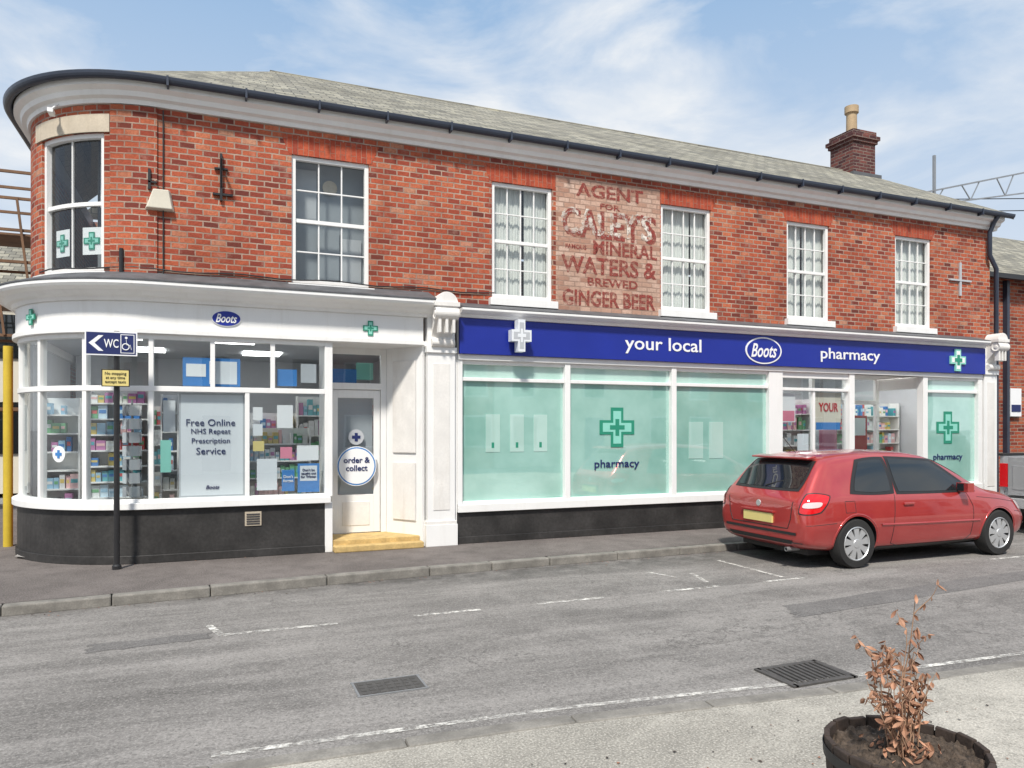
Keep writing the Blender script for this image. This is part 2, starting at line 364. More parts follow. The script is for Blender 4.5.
# ------------------------------------------------------------ BUILDING
bld=empty('pharmacy_building')
WZ0,WZ1=3.56,5.28
wins=[(-2.39,-1.29),(.99,2.015),(3.82,4.80),(6.74,7.72),(9.33,10.30),(11.92,12.87)]
XE=14.53
w=B('brick_walls',bld)
w.wall(-8.6,XE,2.9,5.66,-.15,[(a,b_,WZ0,WZ1) for a,b_ in wins],.11,'brick')
w.poly([(XE,.15,0),(XE,6.95,0),(XE,6.95,5.8),(XE,3.5,7.76),(XE,.15,5.8)],[(0,1,2,3,4)],'brick')
w.poly([(-2.25,6.95,0),(XE,6.95,0),(XE,6.95,5.8),(-2.25,6.95,5.8)],[(0,1,2,3)],'brick')
w.poly([(*P(-3.5,-.02),0),(*P(-8.6,-.02),0),(*P(-8.6,-.02),2.9),(*P(-3.5,-.02),2.9)],[(0,1,2,3)],'brick')
w.box(14.1,XE,.16,.3,0,2.9,'brick')
w.rib(-1.20,-.62,3.45,5.62,-.152,-.125,'brick')
w.build(recalc=False)
ar=B('window_arches',bld)
for i,(a,b_) in enumerate(wins):
    if i==0: continue
    o=-.147; z0,z1=WZ1,WZ1+.25; e=.14
    pts=[(a-.03,z0),(b_+.03,z0),(b_+e,z1),(a-e,z1)]
    ar.poly([(*P(s,o),z) for s,z in pts],[(0,1,2,3)],'arch',pts)
ar.rib(-2.55,-1.21,WZ1+.0,WZ1+.22,-.16,-.13,'stone')
ar.build()
sw=B('sash_windows',bld); gl=B('upper_glazing',bld); cu=B('curtains',bld)
for i,(a,b_) in enumerate(wins):
    o=-.25; f=.055
    zm=(WZ0+WZ1)/2
    sw.rib(a,a+f,WZ0,WZ1,o,o+.07,'white'); sw.rib(b_-f,b_,WZ0,WZ1,o,o+.07,'white')
    sw.rib(a+f,b_-f,WZ1-f,WZ1,o,o+.068,'white'); sw.rib(a+f,b_-f,WZ0,WZ0+.07,o,o+.068,'white')
    sw.rib(a+f,b_-f,zm-.025,zm+.025,o,o+.05,'white')
    cols=2 if i==0 else 3 if i==1 else 4
    rows=1 if i==0 else 2
    for c in range(1,cols):
        s=a+f+(b_-a-2*f)*c/cols
        sw.rib(s-.009,s+.009,WZ0+.07,zm-.025,o,o+.03,'white'); sw.rib(s-.009,s+.009,zm+.025,WZ1-f,o,o+.03,'white')
    for z0,z1 in ((WZ0+.07,zm-.025),(zm+.025,WZ1-f)):
        for r in range(1,rows):
            z=z0+(z1-z0)*r/rows; sw.rib(a+f,b_-f,z-.009,z+.009,o,o+.028,'white')
    sw.rib(a-.05,b_+.06,WZ0-.11,WZ0-.002,-.24,-.06,'white')
    gl.sheet(a+f,b_-f,WZ0+.05,WZ1-f,o+.01,'glassup')
    if i>=2:
        n=90; vs=[]
        for k in range(n+1):
            s=(a-.02)+(b_-a+.04)*k/n; oo=-.33+.007*math.sin(k*1.55+i)+.008*math.sin(k*.63)+random.uniform(-.0015,.0015)
            vs+=[(*P(s,oo),WZ0-.02),(*P(s,oo),WZ1+.02)]
        g0={2:48,3:60,4:42,5:99}[i]
        cu.poly(vs,[(2*k,2*k+2,2*k+3,2*k+1) for k in range(n) if not (g0<=k<g0+(5 if i!=3 else 3))],'curtain')
sw.build(bevel=.003); gl.build(recalc=False); cu.build(smooth=True)
up=B('upper_window_dressing',bld)
up.rib(-2.6,-1.1,3.4,5.4,-.9,-.88,'blind'); up.rib(-1.75,-1.2,4.5,5.4,-.6,-.59,'lgrey')
up.box(.8,2.2,.50,.52,3.4,5.4,'blind'); up.box(1.06,1.35,.47,.48,4.5,5.2,'grey'); up.box(1.36,1.66,.46,.47,3.6,4.4,'blind'); up.box(1.70,1.97,.47,.48,3.6,4.3,'grey')
disc(up,1.53,.44,4.98,.10,.10,'stone')
up.build()
for s in (-1.55,-2.10):
    x,y=P(s,-.27); g=B('window_cross_poster',bld); th=math.degrees((S0-s)/R0)
    g.box(-.13,.13,0,.004,-.17,.17,'signwhite'); cross(g,0,-.012,0,.22,'green','lgreen',.006)
    o=g.build(); o.location=(x,y,3.98); o.rotation_euler=(0,0,-rad(th))
ev=B('eaves_cornice',bld)
ev.sweep([(-.2,5.63),(-.12,5.63),(-.105,5.68),(-.05,5.70),(-.03,5.755),(.04,5.79),(.04,5.86),(-.2,5.86)],-8.6,14.7,'white')
ev.build()
gt=B('gutter',bld)
prof=[(.10+.055*math.cos(math.pi+math.pi*k/8),5.90+.07*math.sin(math.pi+math.pi*k/8)) for k in range(9)]+[(.155,5.91),(.045,5.91)]
gt.sweep(prof,-8.6,14.85,'gutter')
for s in [x*.9-.5 for x in range(0,17)]:
    gt.rib(s,s+.025,5.80,5.92,.042,.163,'gutter')
gt.build()
rf=B('slate_roof',bld)
ze,zr=5.91,7.86
ss=sbreaks(-8.4,14.85,(.95,))
def lp(p,r,t): return tuple(p[j]+(r[j]-p[j])*t for j in range(3))
for i in range(len(ss)-1):
    a,b_=ss[i],ss[i+1]; xa,ya=P(a,.12); xb,yb=P(b_,.12)
    ra=(max(xa,.95),3.5,zr) if a>S0 else (.95,3.5,zr); rb=(max(xb,.95),3.5,zr) if b_>S0 else (.95,3.5,zr)
    pa,pb=(xa,ya,ze),(xb,yb,ze); L=math.dist(pa,ra)
    if ra==rb:
        nsub=6
        for q in range(nsub):
            t0,t1=q/nsub,(q+1)/nsub
            rf.poly([lp(pa,ra,t0),lp(pb,rb,t0),lp(pb,rb,t1),lp(pa,ra,t1)],[(0,1,2,3)],'slate',[(a,L*t0),(b_,L*t0),(b_,L*t1),(a,L*t1)])
    else: rf.poly([pa,pb,rb,ra],[(0,1,2,3)],'slate',[(a,0),(b_,0),(b_,L),(a,L)])
rf.poly([(-2.52,7.2,ze),(14.85,7.2,ze),(14.85,3.5,zr),(.95,3.5,zr)],[(0,1,2,3)],'slate',[(0,0),(17,0),(17,4),(3,4)])
rf.poly([(14.85,-.12,ze-.10),(14.85,3.5,zr-.10),(14.85,3.5,zr),(14.85,-.12,ze)],[(0,1,2,3)],'white2')
tube('ridge_tiles',[(.95,3.5,zr-.02),(14.85,3.5,zr-.02)],.045,'slate',bld)
rf.build(recalc=False)
ch=B('chimney_stack',bld)
ch.box(14.08,14.78,3.15,3.85,6.8,8.45,'chim'); ch.box(14.04,14.82,3.11,3.89,8.45,8.53,'chim'); ch.box(14.0,14.86,3.07,3.93,8.53,8.62,'chim'); ch.box(14.06,14.80,3.13,3.87,8.62,8.74,'chim')
ch.box(13.98,14.88,3.05,3.15,6.9,7.7,'lead')
ch.build()
cp=B('chimney_pot',bld); cp.lathe([(.15,8.74),(.15,8.80),(.125,8.82),(.12,9.25),(.16,9.28),(.16,9.44),(.11,9.44),(.10,9.2),(0,9.2)],(14.4,3.5,0),(0,0,1),'terra',20); cp.build(smooth=True)
lf=B('corner_shopfront_joinery',bld)
lf.rib(-8.5,2.74,2.86,3.19,-.16,.02,'white')
lf.rib(-8.5,2.74,2.80,2.86,-.16,.055,'white')
lf.sweep([(-.16,3.19),(.05,3.19),(.07,3.235),(.12,3.25),(.17,3.30),(.26,3.33),(.28,3.36),(.28,3.40),(-.16,3.40)],-8.5,2.86,'white')
lf.rib(-3.5,1.47,.66,.74,-.12,.06,'white')
um=[-3.43,-2.89,-2.177,-1.46,-.68,.02,.742]
for s in um: lf.rib(s-.028,s+.028,2.165,2.80,-.10,-.01,'white')
for s in [-3.43,-2.89,-2.177,-1.46,-.68,.43]: lf.rib(s-.028,s+.028,.74,2.10,-.10,-.01,'white')
lf.rib(1.40,1.50,.74,2.80,-.12,0,'white'); lf.rib(1.40,1.50,0,.66,-.12,0.003,'white')
lf.rib(-3.45,1.40,2.10,2.165,-.105,-.003,'white'); lf.rib(-3.45,1.40,2.74,2.80,-.104,-.004,'white'); lf.rib(-3.45,1.40,.74,.78,-.104,-.004,'white')
lf.build(bevel=.005)
ld=B('lead_roof_strip',bld)
ld.sweep([(-.15,3.401),(.29,3.402),(.29,3.42),(-.13,3.57),(-.15,3.58)],-8.5,2.86,'lead')
ld.sweep([(-.15,3.331),(.24,3.332),(.24,3.345),(-.15,3.46)],3.26,14.0,'lead'); ld.build()
rs=B('stall_risers',bld)
rs.rib(-3.5,1.40,0,.66,-.14,-.0,'riser'); rs.rib(-3.5,1.395,0,.10,0,.02,'riser')
rs.rib(3.25,8.83,0,.45,-.14,0,'riser'); rs.rib(3.25,8.83,0,.10,0,.02,'riser')
rs.rib(12.5,14.05,0,.45,-.14,0,'riser'); rs.build(bevel=.006)
vt=B('air_vent',bld); vt.box(.40,.60,-.012,0,.40,.58,'stone')
for k in range(5): vt.box(.42,.58,-.02,-.012,.42+.03*k,.435+.03*k,'dark')
vt.build()
sg=B('shop_glazing',bld)
sg.sheet(-3.43,1.40,.75,2.77,-.05,'glass'); sg.sheet(9.0,10.62,.12,2.62,-.062,'glass')
Y=.57
sg.sheet(1.66,2.17,.70,2.08,-Y-.042,'glass'); sg.sheet(1.56,2.27,2.29,2.70,-Y-.042,'glass'); sg.sheet(10.8,12.4,.1,2.6,-1.04,'glass')
sg.build(recalc=False)
dr=B('shop_door',bld)
dr.box(1.47,1.56,Y,Y+.08,.15,2.80,'white'); dr.box(2.27,2.35,Y,Y+.08,.15,2.80,'white'); dr.box(1.56,2.27,Y,Y+.075,2.70,2.80,'white'); dr.box(1.56,2.27,Y-.01,Y+.075,2.20,2.29,'white')
dr.box(1.57,1.66,Y+.02,Y+.06,.16,2.19,'white'); dr.box(2.17,2.26,Y+.02,Y+.06,.16,2.19,'white')
dr.box(1.66,2.17,Y+.02,Y+.06,2.08,2.19,'white'); dr.box(1.66,2.17,Y+.02,Y+.06,.16,.70,'white'); dr.box(1.72,2.11,Y+.012,Y+.02,.26,.60,'white2')
dr.box(1.66,2.17,Y+.02,Y+.06,.98,1.04,'white')
dr.box(1.66,2.17,Y+.10,Y+.11,.70,2.08,'grey'); dr.box(1.6,1.95,Y+.16,Y+.17,2.3,2.5,'pblue'); dr.box(1.95,2.2,Y+.20,Y+.21,2.35,2.6,'lgreen')
dr.box(2.19,2.21,Y-.03,Y+.02,1.05,1.2,'chrome')
dr.box(1.41,1.475,.12,Y+.08,0,2.8,'white')
def slab(b,x0,y0,x1,y1,z0,z1,t,m):
    d=Vector((x1-x0,y1-y0,0)).normalized(); n=Vector((-d.y,d.x,0))*t
    a=[(x0,y0),(x1,y1),(x1+n.x,y1+n.y),(x0+n.x,y0+n.y)]
    vs=[(p[0],p[1],z) for z in (z0,z1) for p in a]
    b.poly(vs,[(0,1,2,3),(4,5,6,7),(0,1,5,4),(1,2,6,5),(2,3,7,6),(3,0,4,7)],m)
slab(dr,2.73,.0,2.35,.57,0,2.8,-.05,'white')
slab(dr,2.66,.085,2.42,.445,1.30,2.6,.012,'white2'); slab(dr,2.66,.085,2.42,.445,.35,1.16,.012,'white2')
dr.box(1.4,2.8,.0,.7,2.79,2.86,'white')
dr.build(bevel=.005)
st=B('door_step',bld); st.box(1.505,2.70,.02,.60,.0,.15,'step'); st.box(1.505,2.72,-.13,.02,0,.085,'step'); st.build(bevel=.012)
pl=B('pilasters',bld)
def console(x0,x1,zb,zt,pr):
    pts=[(0,zb),(.06,zb)]
    n=14
    for k in range(n+1):
        t=k/n; z=zb+.02+(zt-zb-.05)*t; o=.06+(pr-.06)*(t**1.6)-.035*math.sin(t*2*math.pi)
        pts.append((o,z))
    pts+=[(pr,zt),(0,zt)]
    k=len(pts); vs=[(x0,-p,z) for p,z in pts]+[(x1,-p,z) for p,z in pts]
    pl.poly(vs,[tuple(range(k)),tuple(range(k,2*k))[::-1]]+[(i,(i+1)%k,(i+1)%k+k,i+k) for i in range(k)],'white2')
    r=.085
    pl.lathe([(0,0),(r*.35,0),(r*.4,.012),(r*.75,.012),(r,.0),(r,x1-x0+.04),(0,x1-x0+.04)],(x0-.02,-pr+.03,zt-.09),(1,0,0),'white2',24)
    pl.lathe([(0,0),(r*.7,0),(r*.7,x1-x0+.03),(0,x1-x0+.03)],(x0-.015,-.09,zb+.06),(1,0,0),'white2',20)
    for q in range(3):
        xx=x0+(x1-x0)*(q+.5)/3; pl.box(xx-.02,xx+.02,-pr-.012,-pr+.08,zt-.36,zt-.16,'white2')
    pl.box(x0-.03,x1+.03,-pr-.04,.05,zt,zt+.06,'white2')
    pl.lathe([(0,0),((x1-x0)/2+.01,0),((x1-x0)/2+.01,pr),(0,pr)],((x0+x1)/2,-pr-.02,zt+.04),(0,1,0),'white2',24)
for x0,x1 in ((2.79,3.19),(14.08,14.44)):
    pl.box(x0,x1,-.06,.14,0,2.78,'white'); pl.box(x0-.03,x1+.03,-.09,.14,0,.30,'white'); pl.box(x0-.02,x1+.02,-.08,.14,.30,.35,'white2')
    pl.box(x0+.08,x1-.08,-.068,-.06,.5,2.55,'white2'); pl.box(x0-.02,x1+.02,-.09,.14,2.70,2.78,'white')
    pl.box(x0,x1,-.05,.14,2.78,3.38,'white')
    console(x0+.06,x1-.04,2.78,3.32,.28)
pl.box(3.19,3.235,-.01,.14,0,2.7,'white')
pl.build(bevel=.006)
rj=B('pharmacy_shopfront_joinery',bld)
rj.sweep([(-.16,3.21),(.13,3.21),(.15,3.25),(.20,3.27),(.24,3.30),(.24,3.331),(-.16,3.331)],3.24,14.02,'white')
rj.box(3.235,14.05,-.05,.14,2.62,2.70,'white')
rj.box(3.235,14.05,-.02,.14,2.70,3.21,'white2')
rj.box(3.24,8.83,-.05,.12,.45,.56,'white'); rj.box(12.5,14.05,-.05,.12,.45,.56,'white')
for a,b_ in ((3.236,3.31),(4.93,5.02),(6.83,6.92),(8.79,9.08),(10.60,10.72),(12.44,12.56),(13.95,14.06)):
    z0=.56 if (b_<8.8 or b_>12.6) else 0
    rj.box(a,b_,-.03,.11,z0,2.62,'white')
for a,b_ in ((3.31,4.93),(5.02,6.83),(6.92,8.79),(12.56,13.95)):
    rj.box(a,b_,0,.10,2.565,2.62,'white'); rj.box(a,b_,0,.10,2.325,2.375,'white'); rj.box(a,b_,0,.10,.56,.60,'white')
for a,b_ in ((9.08,10.60),):
    rj.box(a,b_,0,.10,2.52,2.62,'white'); rj.box(a,b_,0,.10,2.30,2.35,'white'); rj.box(a,b_,.0,.10,0,.14,'white'); rj.box(9.80,9.85,.02,.10,.14,2.3,'white')
rj.box(10.72,12.44,.0,1.1,2.62,2.70,'white2')
rj.box(10.72,10.80,1.0,1.08,0,2.62,'white'); rj.box(11.57,11.63,1.0,1.08,0,2.62,'white'); rj.box(12.40,12.48,1.0,1.08,0,2.62,'white')
rj.box(10.8,12.4,1.0,1.07,2.12,2.2,'white')
rj.box(12.46,12.52,.11,1.0,0,.6,'white'); rj.box(12.46,12.52,.11,1.0,2.4,2.62,'white')
rj.build(bevel=.005)
fm=B('mint_film_windows',bld)
for a,b_ in ((3.31,4.93),(5.02,6.83),(6.92,8.79),(12.56,13.95)):
    fm.box(a,b_,.055,.06,.60,2.325,'mint'); fm.box(a,b_,.055,.06,2.375,2.565,'mint2')
fm.build()
nb=B('window_notices',bld)
for x in (3.80,4.18,4.56): nb.box(x-.11,x+.11,.050,.054,1.30,1.85,'mint2'); nb.box(x-.02,x+.02,.048,.050,1.36,1.44,'green')
for x in (7.35,7.75): nb.box(x-.14,x+.14,.050,.054,1.15,1.75,'mint2')
nb.build()
it=B('shop_interior',bld)
it.poly([(-2.3,1.0,.03),(-1.9,.6,.03),(-1.2,.25,.03),(-.6,.15,.03),(14.5,.15,.03),(14.5,6.9,.03),(-2.2,6.9,.03)],[tuple(range(7))],'floor')
for zz in (2.92,3.02):
    it.poly([(-2.24,1.8,zz),(-2.0,1.0,zz),(-1.5,.45,zz),(-.6,.17,zz),(14.5,.17,zz),(14.5,6.9,zz),(-2.24,6.9,zz)],[tuple(range(7))],'inwall')
it.box(2.95,3.02,.2,6.9,.03,2.92,'inwall'); it.box(8.83,8.88,.2,6.9,.03,2.92,'inwall')
it.box(-2.2,2.95,4.9,4.95,.03,2.92,'inwall'); it.box(8.9,14.3,4.3,4.35,.03,2.92,'inwall')
it.box(-2.33,-2.28,1.95,4.88,.03,2.91,'inwall'); it.box(14.30,14.36,.32,4.4,.03,2.91,'inwall')
it.build()
lp_=B('ceiling_lights',bld)
for x,y in ((-1.2,1.4),(.3,1.4),(-1.0,3.2),(.8,3.2),(1.9,1.6)): lp_.box(x-.3,x+.3,y-.3,y+.3,2.895,2.915,'lamp')
for x in (9.6,10.9,12.2,13.3):
    for y in (.6,1.6,3.0): lp_.box(x-.3,x+.3,y-.3,y+.3,2.895,2.915,'lamp')
lp_.build()
pc=[mat('packet_%d'%i,c,.5,var=.1,bmp=0) for i,c in enumerate([(.7,.7,.7),(.05,.2,.5),(.6,.1,.1),(.1,.4,.45),(.65,.5,.15),(.5,.2,.4),(.75,.75,.7),(.15,.4,.2),(.3,.5,.65),(.8,.5,.5),(.78,.8,.8),(.55,.7,.8)])]
def shelves(name,x0,x1,y,z0,z1,rows,pw=.09,fill=.75,ph=.8):
    b=B(name,bld); b.box(x0,x1,y+.25,y+.28,z0,z1,'white'); b.box(x0-.02,x0,y,y+.28,z0,z1,'white'); b.box(x1,x1+.02,y,y+.28,z0,z1,'white')
    dz=(z1-z0)/rows
    for r in range(rows):
        z=z0+dz*r; b.box(x0,x1,y,y+.25,z,z+.02,'white'); x=x0+.01; col=random.choice(pc)
        while x<x1-pw:
            if random.random()<.45: col=random.choice(pc)
            wd=pw*random.uniform(.6,1.2)
            if random.random()<fill:
                hh=z+.02+dz*ph*random.uniform(.55,1); yy=y+random.uniform(.02,.06)
                b.box(x,x+wd-.008,yy,y+.2,z+.02,hh,col); b.box(x+.008,x+wd-.016,yy-.003,yy,z+.03+(hh-z)*.3,z+.02+(hh-z)*.6,random.choice(pc))
            x+=wd
    b.build()
shelves('card_rack',-1.42,-.76,.60,.35,2.15,9,.10,.95,.85)
shelves('product_shelves',-2.02,-1.62,1.15,.35,2.05,7)
shelves('product_shelves',-.60,-.42,.8,.3,2.1,7,.08)
shelves('product_shelves',-1.9,-.3,3.0,.1,2.0,6); shelves('product_shelves',-.2,1.3,2.6,.1,1.9,6); shelves('product_shelves',1.4,2.9,3.2,.1,2.2,6)
shelves('product_shelves',.50,1.32,1.0,.2,1.65,6,.07,.9)
shelves('product_shelves',9.0,9.75,.8,.1,2.2,7); shelves('product_shelves',9.85,10.6,.9,.1,2.2,7); shelves('product_shelves',10.9,12.0,2.4,.1,2.0,7); shelves('product_shelves',12.2,14.2,2.0,.1,2.2,7)
g=B('leaflet_spinner',bld); g.lathe([(.012,.05),(.012,2.0)],(-.92,.40,0),(0,0,1),'steel',10)
for r in range(7):
    for q in range(4):
        a=q*math.pi/2+.4; c0=Vector((-.92+.09*math.cos(a),.40+.09*math.sin(a),.85+.17*r)); g.obox(Matrix.Translation(c0)@Matrix.Rotation(a,4,'Z'),.01,.12,.13,random.choice(['lgrey','grey','signwhite','blind']))
g.build()
ps=B('window_posters',bld)
ps.box(-.37,.40,.10,.105,.78,2.09,'grey'); ps.box(-.35,.38,.098,.10,.80,2.07,'lgrey')
ps.box(-.33,.35,.13,.135,2.18,2.54,'pblue'); ps.box(-.02,.31,.125,.13,2.21,2.50,'lgrey'); ps.box(-.29,-.06,.125,.13,2.3,2.46,'signwhite')
ps.box(.86,1.02,.09,.094,.82,1.1,'pblue'); ps.box(1.06,1.34,.09,.094,.80,1.18,'pblue'); ps.box(1.09,1.31,.087,.09,.95,1.15,'lgrey'); ps.box(.55,.80,.09,.094,.84,1.25,'lgrey')
ps.box(1.05,1.33,.09,.094,1.22,1.42,'signwhite'); ps.box(.50,.62,.09,.094,1.75,1.92,'signwhite'); ps.box(.50,.62,.09,.094,1.55,1.70,'lgrey'); ps.box(.50,.64,.09,.094,1.35,1.48,'plate')
ps.box(.80,1.0,.09,.094,1.65,1.95,'signwhite'); ps.box(-.58,-.46,.09,.094,1.1,1.5,'lgreen'); ps.box(.84,.99,.09,.094,1.25,1.40,'pink')
ps.box(-.56,-.42,.30,.304,1.6,2.0,'lgrey'); ps.box(1.1,1.3,.09,.094,2.25,2.5,'grey'); ps.box(.80,1.05,.09,.094,2.2,2.42,'pblue')
ps.box(9.12,9.45,.075,.08,1.75,2.25,'signwhite'); ps.box(9.14,9.43,.072,.075,1.77,1.95,'pink')
ps.box(9.9,10.5,.075,.08,1.75,2.28,'cream'); ps.box(9.92,10.48,.072,.075,1.62,1.75,'pblue'); ps.box(9.5,9.75,.075,.08,1.2,1.55,'lgrey')
ps.box(11.0,11.45,1.09,1.1,1.0,1.75,'pink'); ps.box(11.75,12.25,1.09,1.1,1.15,1.9,'redp'); ps.box(11.8,12.2,1.085,1.09,1.5,1.85,'signwhite')
ps.build()
for t,z in (('Free Online',1.72),('NHS Repeat',1.60),('Prescription',1.48),('Service',1.36)):
    text(t,0,.09,z,None,.085,'navy',bld,bold=.0,name='poster_lettering')
text('Boots',0.02,.09,.90,.16,None,'navy',bld,shear=.3,name='poster_lettering')
text("Don't be\ncaught out\nfor Winter",1.2,.082,1.05,.2,None,'navy',bld,name='poster_lettering')
text("Don't\nforget",.94,.084,.98,.13,None,'signwhite',bld,name='poster_lettering')
text("YOUR",10.2,.066,2.02,.45,.16,'redp',bld,name='poster_lettering')
fs=B('shop_fascia_sign'); fs.box(3.245,14.05,-.10,-.05,2.70,3.208,'blue')
FS=fs.build(bevel=.006)
text('your local',6.63,-.106,2.94,1.42,.27,'signwhite',FS,bold=.01); text('pharmacy',10.55,-.106,2.93,1.40,.25,'signwhite',FS,bold=.01)
g=B('oval_logo',FS); disc(g,8.6,-.112,2.95,.38,.225,'signwhite',.012); disc(g,8.6,-.116,2.95,.35,.202,'blue',.004); g.build()
text('Boots',8.6,-.12,2.95,.54,.23,'signwhite',FS,shear=.35,bold=.015)
g=B('green_cross_sign'); cross(g,13.25,-.13,2.95,.42,'lgreen','signwhite',.03); cross(g,13.25,-.137,2.95,.2,'green',None,.003); g.build()
g=B('white_cross_sign'); cross(g,4.11,-.30,2.97,.46,'lgrey','grey',.14,sx=.66); g.box(4.09,4.13,-.16,-.10,2.95,2.99,'steel'); g.build(bevel=.006)
g=B('oval_logo_sign'); disc(g,.18,-.035,3.03,.175,.10,'signwhite',.014); disc(g,.18,-.039,3.03,.165,.092,'blue',.004); LG=g.build()
text('Boots',.18,-.043,3.03,.25,.11,'signwhite',LG,shear=.35,bold=.015)
g=B('green_cross_sign'); cross(g,2.0,-.035,3.0,.20,'green','lgreen',.012); g.build()
g=B('green_cross_sign'); cross(g,0,-.02,0,.20,'green','lgreen',.012); o=g.build(); s=-2.25; x,y=P(s,.03); o.location=(x,y,3.02); o.rotation_euler=(0,0,-(S0-s)/R0)
g=B('window_cross_emblem'); cross(g,5.87,.046,1.66,.62,'green','lgreen',.004); o=g.build(); text('pharmacy',5.87,.044,1.08,.80,.16,'navy',o,bold=.01)
g=B('window_cross_emblem'); cross(g,13.2,.046,1.66,.62,'green','lgreen',.004); o=g.build(); text('pharmacy',13.2,.044,1.08,.80,.15,'navy',o,bold=.01)
g=B('round_order_sign'); disc(g,1.91,.50,1.11,.28,.28,'signwhite',.012); disc(g,1.91,.497,1.11,.268,.268,'pblue',.003); disc(g,1.91,.494,1.11,.25,.25,'signwhite',.003); o=g.build()
text('order &\ncollect',1.91,.489,1.14,.37,None,'navy',o,bold=.02)
g=B('round_window_sticker'); disc(g,0,0,0,.1,.1,'signwhite',.004); cross(g,0,-.006,0,.1,'pblue',None,.003); o=g.build(); s=-1.85;x,y=P(s,-.04); o.location=(x,y,1.33); o.rotation_euler=(0,0,-(S0-s)/R0)
g=B('round_door_sticker'); disc(g,1.92,.595,1.52,.11,.11,'grey',.003); cross(g,1.92,.589,1.52,.12,'navy',None,.004); g.build()
g=B('painted_wall_advert'); g.rib(4.86,6.72,3.42,5.50,-.16,-.146,'mural'); MU=g.build()
for t,x,z,wd,h,m_ in (('AGENT',5.80,5.33,1.20,.21,'muralred'),('FOR',5.8,5.11,.36,.09,'muralred'),("CALEY'S",5.81,4.82,1.68,.46,'muralred'),("CALEY'S",5.75,4.85,1.62,.42,'muralwhite'),('MINERAL',6.08,4.46,1.16,.22,'muralred'),('FAMOUS',5.20,4.44,.36,.07,'muralred'),('WATERS &',5.80,4.17,1.70,.27,'muralred'),('BREWED',5.85,3.92,.9,.13,'muralred'),('GINGER BEER',5.80,3.66,1.66,.25,'muralred')):
    text(t,x,.142-(.003 if m_=='muralwhite' else 0),z,wd,h,m_,MU,bold=.026)
g=B('alarm_box')
vs=[(-.76,.145,4.35),(-.42,.145,4.35),(-.47,.145,4.61),(-.67,.145,4.61)]; vs+=[(-.59+(x+.59)*.85,.06,4.47+(z-4.47)*.9) for x,_,z in vs]
g.poly(vs,[(0,1,2,3),(4,5,6,7),(0,1,5,4),(1,2,6,5),(2,3,7,6),(3,0,4,7)],'cream'); g.build(bevel=.01)
g=B('iron_bracket'); g.box(.105,.135,.10,.15,4.55,5.15,'black'); g.box(.02,.26,.11,.15,4.62,4.645,'black'); g.box(.04,.20,.11,.15,4.95,4.97,'black'); g.box(.11,.13,-.15,.15,5.0,5.03,'black'); g.bar((.12,-.14,5.01),(.12,.12,4.7),.016,'black'); g.build()
g=B('iron_bracket'); g.box(-.72,-.69,.10,.15,4.6,4.85,'black'); g.box(-.72,-.62,.10,.14,4.68,4.70,'black'); g.build()
g=B('wall_tie_plate'); g.bar((13.35,.135,4.55),(13.95,.135,4.55),.05,'grey',.03); g.bar((13.65,.13,4.25),(13.65,.13,4.9),.05,'grey',.03); g.build()
tube('telephone_cable',[(*P(-2.4+.25*i,-.13),3.62+.015*math.sin(i*1.3)) for i in range(26)],.009,'black',bld)
tube('telephone_cable',[(*P(-.55,-.13),z) for z in (3.5,4.2,5.6)],.008,'black',bld)
tube('telephone_cable',[(*P(-1.05,-.11),z) for z in (3.5,3.7,3.85)],.025,'black',bld)
tube('downpipe',[(14.42,-.10,5.85),(14.42,-.02,5.75),(14.40,.06,5.55),(14.40,.06,5.1),(14.62,.08,4.85),(14.62,.08,.1)],.045,'gutter',bld)
g=B('security_camera'); x,y=P(-1.9,.02); g.obox(Matrix.Translation((x,y,5.50)),.06,.16,.05,'signwhite'); g.bar((x,y,5.53),(x+.05,y+.15,5.66),.02,'signwhite'); g.build()
# ------------------------------------------------------------ GROUND
g=B('ground'); g.poly([(-400,-400,-.112),(400,-400,-.112),(400,400,-.112),(-400,400,-.112)],[(0,1,2,3)],'ground'); g.build()
g=B('road'); g.poly([(-60,-8,-.10),(60,-8,-.10),(60,0,-.10),(-60,0,-.10)],[(0,1,2,3)],'road'); g.build()
g=B('road_repair_patches')
for pts in ([(5.0,-4.70),(9.6,-4.30),(9.65,-3.95),(5.2,-4.30)],[(-.9,-3.45),(.0,-3.38),(-.02,-3.18),(-.9,-3.22)]):
    out=[]
    for i in range(4):
        a=Vector(pts[i]); c=Vector(pts[(i+1)%4])
        for k in range(10):
            p=a.lerp(c,k/10); out.append((p.x+random.uniform(-.03,.03),p.y+random.uniform(-.03,.03),-.0975))
    g.poly(out,[tuple(range(len(out)))],'roadpatch')
g.build()
KF=[(-40,-2.4),(-8,-2.15),(-4,-2.02),(-1.8,-1.9),(0,-1.74),(1.2,-1.64),(2.4,-1.57),(4,-1.50),(7,-1.42),(15,-1.40),(50,-1.4)]
g=B('pavement'); n=len(KF)
g.poly([(x,y+.12,0) for x,y in KF]+[(x,9,0) for x,y in KF],[(i,i+1,n+i+1,n+i) for i in range(n-1)],'pave'); g.build()
